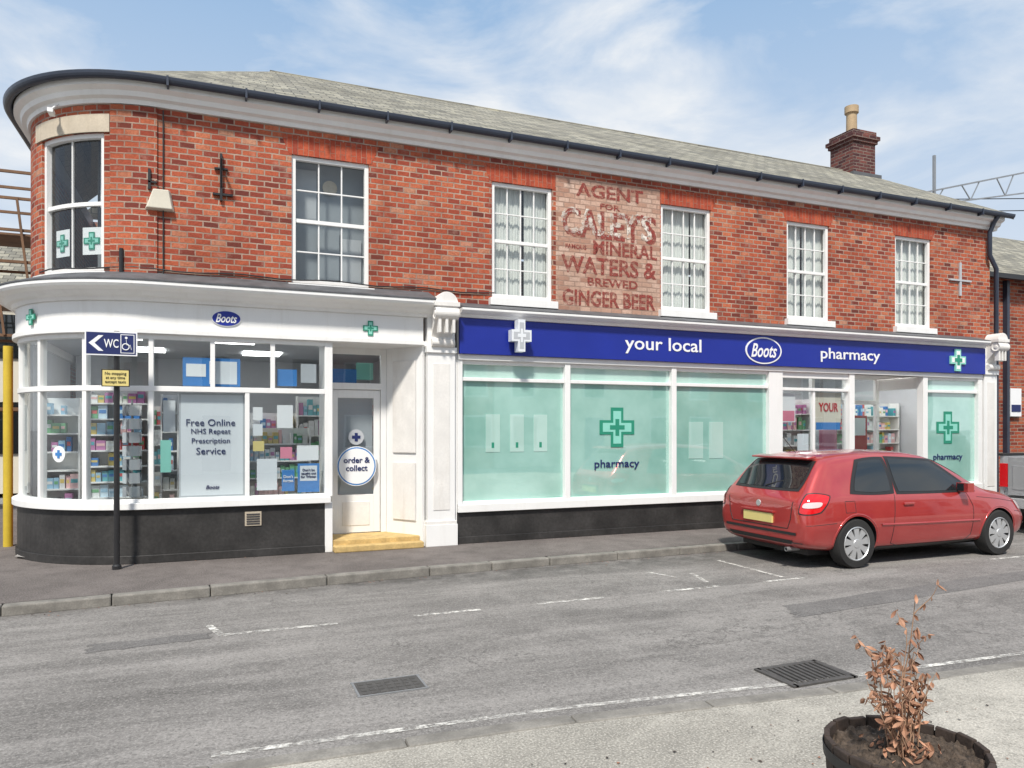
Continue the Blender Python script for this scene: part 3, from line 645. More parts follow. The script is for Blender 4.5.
def kerb(name,line,w,z0,z1,m='kerb',L=.9,sgn=1):
    b=B(name)
    pts=[Vector((x,y,0)) for x,y in line]
    for i in range(len(pts)-1):
        a,c=pts[i],pts[i+1]; ln=(c-a).length; k=max(1,round(ln/L))
        for j in range(k):
            p=a+(c-a)*(j/k); q=a+(c-a)*((j+1)/k)-(c-a).normalized()*.008
            dz=random.uniform(-.008,.003); dn=Vector((-(c-a).y,(c-a).x,0)).normalized(); jt=dn*random.uniform(-.006,.006); dn=dn*w*sgn; p=p+jt; q=q+jt
            vs=[(p.x,p.y,z0),(q.x,q.y,z0),(q.x+dn.x,q.y+dn.y,z0),(p.x+dn.x,p.y+dn.y,z0),(p.x,p.y,z1+dz),(q.x,q.y,z1+dz),(q.x+dn.x,q.y+dn.y,z1+dz),(p.x+dn.x,p.y+dn.y,z1+dz)]
            b.poly(vs,[(0,1,2,3),(4,5,6,7),(0,1,5,4),(1,2,6,5),(2,3,7,6),(3,0,4,7)],m)
    return b.build(bevel=.015)
kerb('kerb',KF,.13,-.11,.004)
KN=[(-40,-4.2),(-6,-5.55),(-2,-5.82),(0,-5.93),(2,-6.03),(3.8,-6.24),(5.7,-6.36),(12,-6.6),(50,-6.9)]
kerb('kerb',KN,.13,-.11,-.070,sgn=-1)
g=B('near_pavement'); n=len(KN)
g.poly([(x,y-.12,-.080) for x,y in KN]+[(x,-19.0,-.080) for x,y in KN],[(i,i+1,n+i+1,n+i) for i in range(n-1)],'pave2'); g.build()
g=B('road_markings')
def line(x0,y0,x1,y1,wd):
    d=Vector((x1-x0,y1-y0,0)).normalized(); nn=Vector((-d.y,d.x,0))*wd/2
    g.poly([(x0-nn.x,y0-nn.y,-.095),(x1-nn.x,y1-nn.y,-.095),(x1+nn.x,y1+nn.y,-.095),(x0+nn.x,y0+nn.y,-.095)],[(0,1,2,3)],'roadline')
for a,b_ in ((.1,1.05),(1.75,2.4),(3.0,3.75),(4.4,5.2),(5.8,6.4),(9.6,10.4),(11,11.8),(13,14)): line(a,-3.32,b_,-3.32,.065)
line(.1,-3.4,-.02,-2.95,.06); line(4.9,-2.35,5.05,-2.75,.06); line(5.35,-2.6,5.2,-3.1,.06); line(6.2,-2.0,6.2,-3.2,.06)
for i in range(1,len(KN)-1):
    (x0,y0),(x1,y1)=KN[i],KN[i+1]
    if x1>0: line(x0,y0+.16,x1,y1+.16,.05)
g.build()
g=B('manhole_cover'); g.box(.90,1.34,-5.20,-4.94,-.1,-.094,'castiron')
for k in range(7):
    for j in range(4): g.box(.92+.06*k,.955+.06*k,-5.185+.06*j,-5.15+.06*j,-.094,-.091,'castiron')
for a in ((.88,1.36,-5.215,-5.20),(.88,1.36,-4.94,-4.925),(.885,.90,-5.20,-4.94),(1.34,1.355,-5.20,-4.94)): g.box(*a,-.1,-.092,'steel')
g.build()
g=B('drain_grate'); g.box(3.65,4.18,-6.12,-5.76,-.1,-.096,'black')
for k in range(11):
    x=3.67+.048*k; g.bar((x,-6.10,-.092),(x+.02,-5.78,-.092),.024,'castiron',.010)
for a in ((3.65,4.18,-6.14,-6.10),(3.65,4.18,-5.78,-5.74),(3.63,3.67,-6.14,-5.74),(4.16,4.20,-6.14,-5.74)): g.box(*a,-.098,-.086,'castiron')
g.build()
g=B('leaf_litter')
for k in range(520):
    if random.random()<.6: x=random.uniform(-3,10); i_=max(i for i in range(len(KF)-1) if KF[i][0]<=x); t=(x-KF[i_][0])/(KF[i_+1][0]-KF[i_][0]); y=KF[i_][1]+(KF[i_+1][1]-KF[i_][1])*t-abs(random.gauss(0,.10))-.02; z=-.092
    elif random.random()<.5: x=random.uniform(1.2,4.5); y=random.uniform(-7.6,-6.5); z=-.075
    else: x=random.uniform(-1,9); y=-.03-abs(random.gauss(0,.06)); z=.006
    s=random.uniform(.005,.014); a=random.uniform(0,6.28)
    g.poly([(x+s*math.cos(a+q)*random.uniform(.5,1.2),y+s*math.sin(a+q)*random.uniform(.5,1.2),z+random.uniform(0,.005)) for q in (0,1.6,3.1,4.7)],[(0,1,2,3)],random.choice(['leaf2','soil','wood']))
g.build()
# ------------------------------------------------------------ SIGN POST
wf=empty('direction_sign_post',(-1.02,-.28,0))
g=B('post',wf); g.lathe([(0,0),(.032,0),(.032,2.78),(0,2.78)],(-1.02,-.28,0),(0,0,1),'black',16); g.lathe([(.05,0),(.05,.04),(.03,.06)],(-1.02,-.28,0),(0,0,1),'black',16); g.build(smooth=True)
g=B('sign_plate',wf)
SY=-.34
def plate(pts,y0,y1,m):
    k=len(pts); g.poly([(x,y0,z) for x,z in pts]+[(x,y1,z) for x,z in pts],[tuple(range(k)),tuple(range(k,2*k))[::-1]]+[(i,(i+1)%k,(i+1)%k+k,i+k) for i in range(k)],m)
plate([(-1.34,2.49),(-1.34,2.77),(-.80,2.77),(-.80,2.49)],SY,SY+.01,'signwhite')
plate([(-1.325,2.505),(-1.325,2.755),(-.815,2.755),(-.815,2.505)],SY-.002,SY,'navy')
plate([(-1.30,2.63),(-1.20,2.72),(-1.15,2.72),(-1.24,2.63),(-1.15,2.54),(-1.20,2.54)],SY-.005,SY-.002,'signwhite')
plate([(-.975,2.52),(-.975,2.74),(-.83,2.74),(-.83,2.52)],SY-.004,SY-.002,'signwhite'); plate([(-.967,2.528),(-.967,2.732),(-.838,2.732),(-.838,2.528)],SY-.005,SY-.004,'navy')
disc(g,-.915,SY-.008,2.70,.014,.014,'signwhite',.003,16); g.bar((-.915,SY-.007,2.68),(-.91,SY-.007,2.62),.018,'signwhite',.004); g.bar((-.915,SY-.007,2.62),(-.875,SY-.007,2.61),.014,'signwhite',.004); g.bar((-.875,SY-.007,2.62),(-.86,SY-.007,2.56),.014,'signwhite',.004)
g.build()
tor=[(-.92+.036*math.cos(a),SY-.008,2.595+.036*math.sin(a)) for a in [2*math.pi*k/20 for k in range(20)]]; tube('wheelchair_ring',tor,.006,'signwhite',wf,True)
text('WC',-1.07,SY-.006,2.63,.15,.10,'signwhite',wf,bold=.01)
g=B('small_plate',wf); g.box(-1.17,-.88,SY,SY+.01,2.13,2.33,'black'); g.box(-1.16,-.89,SY-.003,SY,2.14,2.32,'plate'); g.build()
text('No stopping\nat any time\nexcept taxis',-1.025,SY-.006,2.23,.22,.14,'black',wf,bold=.0)
g=B('yellow_post'); g.lathe([(0,0),(.06,0),(.06,2.79),(0,2.79)],(-2.62,2.17,0),(0,0,1),'yellow',16); g.build(smooth=True)
# ------------------------------------------------------------ PLANTER
cx,cy,z0=2.72,-7.76,-.085
pt=empty('barrel_planter',(cx,cy,z0))
g=B('barrel',pt)
nst=20; RR=.322
for k in range(nst):
    a0=2*math.pi*k/nst+.014; a1=2*math.pi*(k+1)/nst-.014
    prof=[(RR*.76,0),(RR*.89,.12),(RR*.97,.26),(RR,.40)]
    dzt=random.uniform(-.006,.006)
    vs=[]
    for r,t in prof:
        for rr in (r,r-.024):
            for a in (a0,a1): vs.append((cx+rr*math.cos(a),cy+rr*math.sin(a),z0+t+(dzt if t>.3 else 0)))
    fs_=[]
    for i in range(3):
        o=i*4; p=o+4
        fs_+=[(o,o+1,p+1,p),(o+2,p+2,p+3,o+3),(o,p,p+2,o+2),(o+1,o+3,p+3,p+1)]
    fs_+=[(0,2,3,1),(12,13,15,14)]
    g.poly(vs,fs_,'wood')
g.build(bevel=.004)
g=B('hoops',pt)
for t0,t1,r0,r1 in ((.325,.37,RR*.99,RR*.999),(.10,.145,RR*.885,RR*.915)):
    g.lathe([(r0,t0),(r0+.004,t0),(r1+.004,t1),(r1,t1)],(cx,cy,z0),(0,0,1),'iron',48)
g.build(smooth=True)
bm=bmesh.new(); bmesh.ops.create_grid(bm,x_segments=80,y_segments=80,size=.305)
from mathutils import noise as mn
for v in list(bm.verts):
    if v.co.length>.303: bm.verts.remove(v)
for v in bm.verts:
    h=mn.fractal(Vector((v.co.x*14,v.co.y*14,0)),1,2,4)*.022+mn.noise(v.co*60)*.012+max(0,mn.noise(v.co*28+Vector((3,1,0))))*.03; v.co.z=.35+h+.025*(1-v.co.length/.305)
me=D.meshes.new('soil'); bm.to_mesh(me); bm.free(); me.materials.append(M['soil']); o=D.objects.new('soil',me); C.collection.objects.link(o); o.location=(cx,cy,z0); o.parent=pt; o.matrix_parent_inverse=pt.matrix_basis.inverted()
dp=empty('dried_plant',(cx,cy,z0+.34))
cuv=D.curves.new('stems','CURVE'); cuv.dimensions='3D'; cuv.bevel_depth=1; cuv.bevel_resolution=1; cuv.materials.append(M['stem'])
lf=B('dead_leaves',dp)
random.seed(33)
def leaf(p,s):
    ax=Vector((random.gauss(0,.7),random.gauss(0,.7),random.gauss(-.8,.5))).normalized(); sd=ax.orthogonal().normalized(); sd.rotate(Matrix.Rotation(random.uniform(0,6.28),3,ax)); up=ax.cross(sd)
    cl=random.uniform(.3,.9); m_='leaf' if random.random()<.66 else 'leaf2'
    vs=[];n=4
    for i in range(n+1):
        t=i/n; wd=s*.27*math.sin(math.pi*(t*.9+.06)); c=p+ax*s*t+up*(cl*s*t*t)
        vs+=[c-sd*wd+up*wd*.9,c,c+sd*wd+up*wd*.9]
    f=[]
    for i in range(n):
        o=i*3; f+=[(o,o+1,o+4,o+3),(o+1,o+2,o+5,o+4)]
    lf.poly(vs,f,m_,[(0,0)]*len(vs))
def stem(p,d,L,r,lvl,lv=1):
    n=8; pts=[p.copy()]; d=d.normalized()
    for i in range(n):
        d=(d+Vector((random.gauss(0,.09),random.gauss(0,.09),random.gauss(.03,.05)))).normalized(); p=p+d*L/n; pts.append(p.copy())
        if lvl<1 and i>1 and random.random()<.38*lv:
            stem(p,d+Vector((random.gauss(0,.7),random.gauss(0,.7),.1)),L*random.uniform(.15,.28),r*.6,lvl+1,lv)
        if i>1 and random.random()<.48*lv:
            for _ in range(random.randint(1,2)): leaf(p,random.uniform(.020,.042))
    sp=cuv.splines.new('POLY'); sp.points.add(n)
    for i,(a,q) in enumerate(zip(sp.points,pts)): a.co=(*q,1); a.radius=r*(1-.65*i/n)
base=Vector((cx,cy,z0+.36))
for k in range(22):
    a=random.uniform(0,6.28)
    stem(base+Vector((math.cos(a)*random.uniform(0,.09)-.02,math.sin(a)*random.uniform(0,.07),0)),Vector((math.cos(a)*random.uniform(.05,.34),math.sin(a)*random.uniform(.05,.35),1)),random.uniform(.20,.44),.0036,0,1)
stem(base+Vector((.0,0,0)),Vector((.08,0,1)),.70,.0045,0,1); stem(base+Vector((-.06,0,0)),Vector((-.26,0,1)),.48,.0042,0,1.4); stem(base+Vector((.0,0,0)),Vector((.16,.0,1)),.44,.004,0,1.3); stem(base+Vector((-.02,0,0)),Vector((-.04,.0,1)),.54,.004,0,1.4)
for k in range(90):
    a=random.uniform(0,6.28); rr=random.uniform(0,.15); leaf(base+Vector((rr*math.cos(a)-.02,rr*math.sin(a),random.uniform(.0,.06))),random.uniform(.02,.045))
o=D.objects.new('stems',cuv); C.collection.objects.link(o); o.parent=dp; o.matrix_parent_inverse=dp.matrix_basis.inverted()
lf.build(recalc=False)
# ------------------------------------------------------------ CAR
def make_body(name,sts,mats,wheels,wr,parent,loc):
    vs=[];fs_=[]
    for x,pp in sts:
        for (y,z) in pp: vs.append((x,-y,z))
        for (y,z) in pp[1:-1][::-1]: vs.append((x,y,z))
    k=16
    for i in range(len(sts)-1):
        for j in range(k): fs_.append((i*k+j,(i+1)*k+j,(i+1)*k+(j+1)%k,i*k+(j+1)%k))
    fs_.append(tuple(range(k))); q=(len(sts)-1)*k; fs_.append(tuple(range(q,q+k))[::-1])
    me=D.meshes.new(name); me.from_pydata(vs,[],fs_)
    for m_ in mats: me.materials.append(M[m_])
    bm=bmesh.new(); bm.from_mesh(me); bmesh.ops.recalc_face_normals(bm,faces=bm.faces)
    cl=bm.edges.layers.float.get('crease_edge') or bm.edges.layers.float.new('crease_edge')
    bm.verts.ensure_lookup_table()
    def edge(a,b_,v):
        e=bm.edges.get((bm.verts[a],bm.verts[b_]))
        if e: e[cl]=v
    for i in range(len(sts)-1):
        for j in (5,11): edge(i*k+j,(i+1)*k+j,.5)
        for j in (2,14): edge(i*k+j,(i+1)*k+j,.35)
        for j in (3,13): edge(i*k+j,(i+1)*k+j,.25)
    bm.to_mesh(me); bm.free()
    o=D.objects.new(name,me); C.collection.objects.link(o)
    ssf=o.modifiers.new('s','SUBSURF'); ssf.levels=3; ssf.render_levels=3
    cuts=[]
    for wx in wheels:
        for sg_ in (-1,1):
            b=B('cut'); b.lathe([(0,0),(wr,0),(wr,.34),(0,.34)],(wx,sg_*.62,.31),(0,sg_,0),'plast',48); c=b.build(); cuts.append(c)
            bm_=o.modifiers.new('b','BOOLEAN'); bm_.object=c; bm_.operation='DIFFERENCE'; bm_.solver='EXACT'
            try: bm_.material_mode='TRANSFER'
            except Exception: pass
    C.view_layer.update(); dg=C.evaluated_depsgraph_get()
    me2=D.meshes.new_from_object(o.evaluated_get(dg)); o.modifiers.clear(); o.data=me2
    for c in cuts: D.objects.remove(c)
    me2.polygons.foreach_set('use_smooth',[True]*len(me2.polygons))
    o.location=loc
    try:
        with C.temp_override(object=o,active_object=o,selected_objects=[o],selected_editable_objects=[o]): bpy.ops.object.shade_smooth_by_angle(angle=rad(40))
    except Exception as e: print(e)
    o.parent=parent; o.matrix_parent_inverse=parent.matrix_basis.inverted()
    bvh=BVHTree.FromPolygons([v.co for v in me2.vertices],[p.vertices for p in me2.polygons])
    return o,bvh
def S(x,zb,ws,wm,zbelt,wb,p6,p7,z8,zm=.55):
    return (x,[(0,zb),(ws-.08,zb),(ws,zb+.09),(wm,zm),(wb,zbelt-.05),(wb-.025,zbelt),p6,p7,(0,z8)])
CX=6.64
car=empty('parked_car',(CX,-2.27,-.10)); CL=Vector((CX,-2.27,-.10))
sts=[S(0.0,.36,.62,.70,.76,.66,(.60,.80),(.52,.82),.84),
 S(.03,.30,.75,.81,.79,.76,(.69,.84),(.60,.865),.885),
 S(.10,.25,.80,.85,.86,.80,(.72,.92),(.62,.95),.97),
 S(.16,.23,.81,.865,.89,.81,(.72,.97),(.63,1.01),1.03),
 S(.42,.20,.82,.88,.915,.83,(.645,1.29),(.56,1.345),1.375),
 S(.56,.19,.82,.885,.92,.835,(.64,1.33),(.55,1.39),1.42),
 S(.90,.18,.82,.885,.91,.84,(.635,1.37),(.54,1.43),1.455),
 S(1.50,.17,.825,.885,.895,.845,(.635,1.385),(.54,1.445),1.475),
 S(2.05,.17,.825,.885,.885,.845,(.635,1.37),(.54,1.43),1.46),
 S(2.42,.17,.825,.885,.88,.845,(.64,1.31),(.56,1.37),1.40),
 S(2.92,.18,.825,.885,.87,.84,(.71,1.05),(.64,1.11),1.14),
 S(3.20,.18,.825,.885,.865,.835,(.745,.905),(.68,.935),.97),
 S(3.38,.19,.82,.88,.84,.825,(.74,.875),(.66,.905),.94),
 S(3.75,.20,.80,.86,.78,.79,(.70,.825),(.60,.85),.88),
 S(4.00,.22,.76,.81,.69,.74,(.64,.74),(.54,.77),.80,.50),
 S(4.13,.25,.64,.70,.58,.66,(.54,.64),(.44,.67),.69,.45),
 S(4.17,.32,.50,.56,.54,.52,(.42,.57),(.34,.585),.60,.43)]
body,bv=make_body('body',sts,['car','cglass','plast'],[.80,3.41],.345,car,CL)
def hit(p,d):
    r=bv.ray_cast(Vector(p),Vector(d).normalized()); return (r[0],r[1]) if r[0] is not None else (None,None)
def patch(name,corners,d,m_,off=.006,n=12,rnd=0):
    b=B(name,car); a,b1,c,e=[Vector(q) for q in corners]; vs=[]
    for i in range(n+1):
        for j in range(n+1):
            u,v=i/n,j/n
            if rnd:
                uu,vv=2*u-1,2*v-1; k=1-rnd*(uu*uu)*(vv*vv); u=(uu*k+1)/2; v=(vv*k+1)/2
            p=(a*(1-u)+b1*u)*(1-v)+(e*(1-u)+c*u)*v; h,nn=hit(p,d)
            if h is None: h=p; nn=Vector((0,0,0)); print('miss',name)
            vs.append(h+nn*off+CL)
    b.poly(vs,[(i*(n+1)+j,(i+1)*(n+1)+j,(i+1)*(n+1)+j+1,i*(n+1)+j+1) for i in range(n) for j in range(n)],m_,[(0,0)]*len(vs))
    return b.build(smooth=True)
def seam(pts,d,name='panel_gap',r=.0035,m_='plast',off=0,sub=8):
    out=[]
    for i in range(len(pts)-1):
        for k in range(sub):
            p=Vector(pts[i]).lerp(Vector(pts[i+1]),k/sub); h,nn=hit(p,d)
            if h is not None: out.append(tuple(h+nn*off+CL))
    h,nn=hit(pts[-1],d)
    if h is not None: out.append(tuple(h+nn*off+CL))
    if len(out)>1: tube(name,out,r,m_,car,res=1)
for sg_ in (-1,1):
    d=(0,-sg_,0); y=2*sg_
    q4=lambda *a:[(p[0],y,p[1]) for p in a]
    patch('window_surround',q4((.70,.915),(1.50,.895),(1.50,1.385),(.98,1.355)),d,'plast',.004,14,.06)
    patch('window_surround',q4((1.50,.895),(3.02,.885),(2.36,1.335),(1.50,1.385)),d,'plast',.004,14,.02)
    patch('quarter_window',q4((.78,.945),(1.44,.93),(1.44,1.35),(1.02,1.325)),d,'cglass',.008,14,.08)
    patch('door_window',q4((1.54,.925),(2.90,.915),(2.32,1.30),(1.54,1.355)),d,'cglass',.008,14,.03)
    seam([(1.47,y,.90),(1.42,y,.60),(1.40,y,.28),(1.55,y,.235),(2.75,y,.235),(2.86,y,.32),(2.88,y,.70),(2.80,y,.88)],d,r=.0045)
    seam([(1.20,y,.53),(1.9,y,.52),(3.0,y,.51)],d,'rubbing_strip',.016,'car',.0)
    patch('sill',q4((1.18,.19),(3.0,.19),(3.0,.25),(1.18,.25)),d,'plast',.004)
    seam([(.04,y,.56),(.25,y,.57),(.46,y,.58)],d); seam([(3.76,y,.60),(4.05,y,.56)],d)
    seam([(2.98,y,.82),(3.4,y,.78),(3.8,y,.72)],d)
    if sg_<0: seam([(.62,y,.70),(.78,y,.70),(.78,y,.84),(.62,y,.84),(.62,y,.70)],d)
    for wx in (.80,3.41): seam([(wx+.37*math.cos(a),y,.31+.37*math.sin(a)) for a in [math.pi*k/12 for k in range(0,13)]],d,'arch_lip',.010,'car',-.002,2)
    h,nn=hit((1.68,y,.78),d)
    if h is not None:
        b=B('door_handle',car); c=h+CL+Vector((0,sg_*.018,0)); b.box(c.x-.09,c.x+.09,c.y-.012,c.y+.012,c.z-.016,c.z+.016,'car'); b.build(bevel=.008)
    h,nn=hit((2.66,y,.93),d)
    if h is not None:
        c=h+CL; b=B('door_mirror',car); o_=sg_*.10
        b.obox(Matrix.Translation((c.x+.02,c.y+o_,c.z+.03))@Matrix.Rotation(sg_*.15,4,'Z'),.10,.19,.12,'car'); b.box(c.x,c.x+.05,min(c.y,c.y+o_),max(c.y,c.y+o_),c.z-.04,c.z-.01,'plast'); b.box(c.x-.034,c.x-.031,c.y+o_-.075,c.y+o_+.075,c.z-.02,c.z+.08,'cglass'); b.build(bevel=.025)
    dd=Vector((1,-sg_*.9,0)); t=Vector((.9,sg_*1.0,0)).normalized()
    cc=Vector((.10,sg_*.76,0))-dd.normalized()*.8
    patch('tail_lamp_rim',[cc+t*-.135+Vector((0,0,.675)),cc+t*.165+Vector((0,0,.695)),cc+t*.275+Vector((0,0,.93)),cc+t*-.035+Vector((0,0,.965))],dd,'plast',.003,12,.15)
    patch('tail_lamp',[cc+t*-.12+Vector((0,0,.69)),cc+t*.15+Vector((0,0,.71)),cc+t*.26+Vector((0,0,.92)),cc+t*-.02+Vector((0,0,.95))],dd,'tail',.006,12,.15)
    patch('reverse_lamp',[cc+t*-.07+Vector((0,0,.765)),cc+t*.14+Vector((0,0,.775)),cc+t*.17+Vector((0,0,.845)),cc+t*-.04+Vector((0,0,.835))],dd,'clear',.011,10,.2)
    dd=Vector((-1,-sg_*.8,-.3)); cc=Vector((3.98,sg_*.66,.66))-dd.normalized()*.8; t=Vector((.8,-sg_*1.0,0)).normalized()
    patch('head_lamp',[cc+t*-.16+Vector((0,0,-.05)),cc+t*.12+Vector((0,0,-.05)),cc+t*.10+Vector((0,0,.06)),cc+t*-.18+Vector((0,0,.09))],dd,'clear')
patch('rear_window_surround',[(-1,-.62,.95),(-1,.62,.95),(-1,.56,1.335),(-1,-.56,1.335)],(1,0,0),'plast',.004,14,.04)
patch('rear_window',[(-1,-.58,.98),(-1,.58,.98),(-1,.53,1.315),(-1,-.53,1.315)],(1,0,0),'cglass',.008,14,.05)
patch('windscreen',[(2.42,-.60,3),(3.14,-.66,3),(3.14,.66,3),(2.42,.60,3)],(0,0,-1),'cglass',.006,14,.04)
seam([(-1,-.60,.84),(-1,-.57,.62),(-1,-.52,.50),(-1,.52,.50),(-1,.57,.62),(-1,.60,.84)],(1,0,0),sub=6,r=.006)
seam([(-1,-.72,.33),(-1,0,.33),(-1,.72,.33)],(1,0,0),'bumper_line',.008)
patch('rear_bumper_strip',[(-1,-.66,.425),(-1,.66,.425),(-1,.66,.46),(-1,-.66,.46)],(1,0,0),'plast',.007)
patch('lower_valance',[(-1,-.56,.31),(-1,.56,.31),(-1,.60,.36),(-1,-.60,.36)],(1,0,0),'plast',.006)
h,nn=hit((-1,0,.62),(1,0,0)); hx=h.x if h is not None else 0
b=B('number_plate',car); c=CL+Vector((hx,0,.60))
b.box(c.x-.022,c.x+.03,c.y-.27,c.y+.27,c.z-.06,c.z+.06,'plate'); b.box(c.x-.035,c.x+.03,c.y-.30,c.y+.30,c.z+.07,c.z+.095,'car'); b.build(bevel=.004)
b=B('badge',car); b.lathe([(0,-.02),(.04,-.02),(.045,0),(.045,.03)],CL+Vector((hx+.015,0,.775)),(1,0,0),'chrome',24); b.build(smooth=True)
b=B('exhaust',car); b.lathe([(.022,0),(.028,0),(.028,.2),(.022,.2)],CL+Vector((.0,-.5,.24)),(1,0,0),'steel',16); b.build()
tube('rear_wiper',[tuple(CL+Vector((.115,0,1.0))),tuple(CL+Vector((.17,-.15,1.05))),tuple(CL+Vector((.22,-.36,1.10)))],.008,'plast',car)
tube('aerial',[tuple(CL+Vector((.62,0,1.42))),tuple(CL+Vector((.42,0,1.62)))],.005,'plast',car)
b=B('roof_spoiler',car); b.obox(Matrix.Translation(CL+Vector((.40,0,1.372)))@Matrix.Rotation(rad(-9),4,'Y'),.15,1.04,.026,'car'); b.build(bevel=.012)
b=B('underbody',car); b.box(CL.x+.25,CL.x+3.95,CL.y-.60,CL.y+.60,CL.z+.16,CL.z+.40,'plast'); b.build()
def wheel(parent,c,sg_,r=.31,w_=.19,spokes=9):
    b=B('wheel',parent); ax=(0,sg_,0)
    h=w_/2
    b.lathe([(r*.66,-h),(r*.93,-h),(r,-h*.7),(r*1.0,h*.7),(r*.94,h*.98),(r*.70,h*1.0),(r*.66,h*.8)],c,ax,'rubber',48)
    b.lathe([(0,h*.55),(r*.62,h*.5),(r*.66,h*.8),(r*.69,h*.95),(r*.66,h*1.02),(r*.63,h*.9)],c,ax,'rubber',48,mats=['plast','plast','chrome','chrome','chrome'])
    b.lathe([(0,h*1.02),(r*.16,h*1.0),(r*.20,h*.88),(r*.2,h*.5)],c,ax,'chrome',24)
    for k in range(spokes):
        a=2*math.pi*k/spokes
        m_=Matrix.Translation(c)@Matrix.Rotation(a,4,'Y')
        vs=[]
        for rr,ww,yy in ((r*.12,.026,h*.93),(r*.40,.033,h*.90),(r*.65,.050,h*.86)):
            for q in (-1,1): vs.append(m_@Vector((q*ww,sg_*yy,rr)))
            for q in (-1,1): vs.append(m_@Vector((q*ww,sg_*(yy-.02),rr)))
        f=[]
        for i in range(2):
            o=i*4;p=o+4; f+=[(o,o+1,p+1,p),(o+2,p+2,p+3,o+3),(o,p,p+2,o+2),(o+1,o+3,p+3,p+1)]
        b.poly(vs,f,'chrome')
    return b.build(smooth=True)
for wx in (.80,3.41):
    for sg_ in (-1,1): wheel(car,Vector((CL.x+wx,CL.y+sg_*.765,CL.z+.31)),sg_)
# ------------------------------------------------------------ PICKUP beyond
pk=empty('parked_pickup',(12.5,-2.3,-.1)); X,Yc,Z=12.5,-2.3,-.1
b=B('load_bed',pk)
b.box(X,X+1.6,Yc-.85,Yc-.79,Z+.62,Z+1.28,'silver'); b.box(X,X+1.6,Yc+.79,Yc+.85,Z+.62,Z+1.28,'silver'); b.box(X+.03,X+1.6,Yc-.8,Yc+.8,Z+.60,Z+.70,'silver')
b.box(X-.02,X+.03,Yc-.70,Yc+.70,Z+.62,Z+1.26,'silver'); b.box(X-.03,X-.02,Yc-.62,Yc+.62,Z+.72,Z+1.12,'silver')
b.box(X-.15,X+.0,Yc-.85,Yc+.85,Z+.42,Z+.58,'chrome'); b.box(X-.025,X+.02,Yc-.84,Yc-.71,Z+.75,Z+1.15,'tail'); b.box(X-.025,X+.02,Yc+.71,Yc+.84,Z+.75,Z+1.15,'tail')
b.box(X-.05,X+5.0,Yc-.7,Yc+.7,Z+.35,Z+.60,'plast'); b.box(X-.03,X+1.6,Yc-.86,Yc-.78,Z+1.28,Z+1.32,'plast'); b.box(X-.03,X+1.6,Yc+.78,Yc+.86,Z+1.28,Z+1.32,'plast')
b.build(bevel=.015)
b=B('cab',pk)
prof=[(1.65,.5),(4.95,.5),(5.0,.8),(4.85,1.02),(3.75,1.12),(3.25,1.68),(1.85,1.72),(1.65,1.2)]
k=len(prof); vs=[(X+px,Yc-.85+(.12 if pz>1.3 else 0),Z+pz) for px,pz in prof]+[(X+px,Yc+.85-(.12 if pz>1.3 else 0),Z+pz) for px,pz in prof]
b.poly(vs,[tuple(range(k)),tuple(range(k,2*k))[::-1]]+[(i,(i+1)%k,(i+1)%k+k,i+k) for i in range(k)],'silver')
b.box(X+1.9,X+3.3,Yc-.83,Yc+.83,Z+1.18,Z+1.58,'cglass'); b.box(X+1.72,X+1.9,Yc-.6,Yc+.6,Z+1.22,Z+1.6,'cglass'); b.build(bevel=.03)
for wx in (.9,4.1):
    for sg_ in (-1,1): wheel(pk,Vector((X+wx,Yc+sg_*.80,Z+.36)),sg_,.36,.22,6)
# ------------------------------------------------------------ NEIGHBOURS
nbh=empty('neighbour_brick_house')
b=B('walls',nbh); b.box(14.75,26,.7,7,0,4.85,'brick2'); b.build()
b=B('roof',nbh)
b.poly([(14.6,.45,4.85),(26.2,.45,4.85),(26.2,3.8,6.9),(14.6,3.8,6.9)],[(0,1,2,3)],'slate',[(0,0),(11.6,0),(11.6,3.9),(0,3.9)])
b.poly([(14.6,7.2,4.85),(26.2,7.2,4.85),(26.2,3.8,6.9),(14.6,3.8,6.9)],[(0,1,2,3)],'slate',[(0,0),(11.6,0),(11.6,3.9),(0,3.9)])
b.poly([(14.76,.7,4.85),(14.76,7,4.85),(14.76,3.8,6.85)],[(0,1,2)],'brick2'); b.box(14.6,26.2,.38,.47,4.78,4.88,'black'); b.build(recalc=False)
b=B('openings',nbh)
for x in (17.0,20.5,23.5):
    b.box(x,x+1.0,.66,.69,3.0,4.3,'white'); b.box(x+.06,x+.94,.64,.66,3.06,4.24,'cglass'); b.box(x-.1,x+1.1,.60,.70,2.9,2.98,'white')
    b.box(x,x+1.2,.66,.69,.9,2.2,'white'); b.box(x+.06,x+1.14,.64,.66,.96,2.14,'cglass')
b.box(15.72,15.80,.6,.7,0,4.8,'gutter'); b.box(15.85,16.2,.62,.69,1.9,2.5,'signwhite'); b.box(15.88,16.17,.61,.62,2.0,2.15,'navy'); b.build()
g=B('lattice_mast')
def wp(x,z,y=6): return (x,y,z)
g.bar(wp(20.4,6),wp(20.4,9.95),.07,'steel')
g.bar(wp(19.9,8.75),wp(26,10.35),.045,'steel'); g.bar(wp(19.9,8.35),wp(26,9.6),.04,'steel')
for k in range(8):
    x=20+.8*k; za=8.75+(x-19.9)*.262; zb=8.35+(x-19.9)*.205; x2=x+.4; zb2=8.35+(x2-19.9)*.205; x3=x+.8; za3=8.75+(x3-19.9)*.262
    if k%2==0: g.bar(wp(x,za),wp(x2,zb2),.028,'steel'); g.bar(wp(x2,zb2),wp(x3,za3),.028,'steel')
g.build()
tube('overhead_wire',[(19,8,9.0),(26,6,9.3),(34,3,9.8)],.015,'black'); tube('overhead_wire',[(19,8,8.6),(26,6,8.9),(34,3,9.3)],.015,'black')
sc=B('scaffolding')
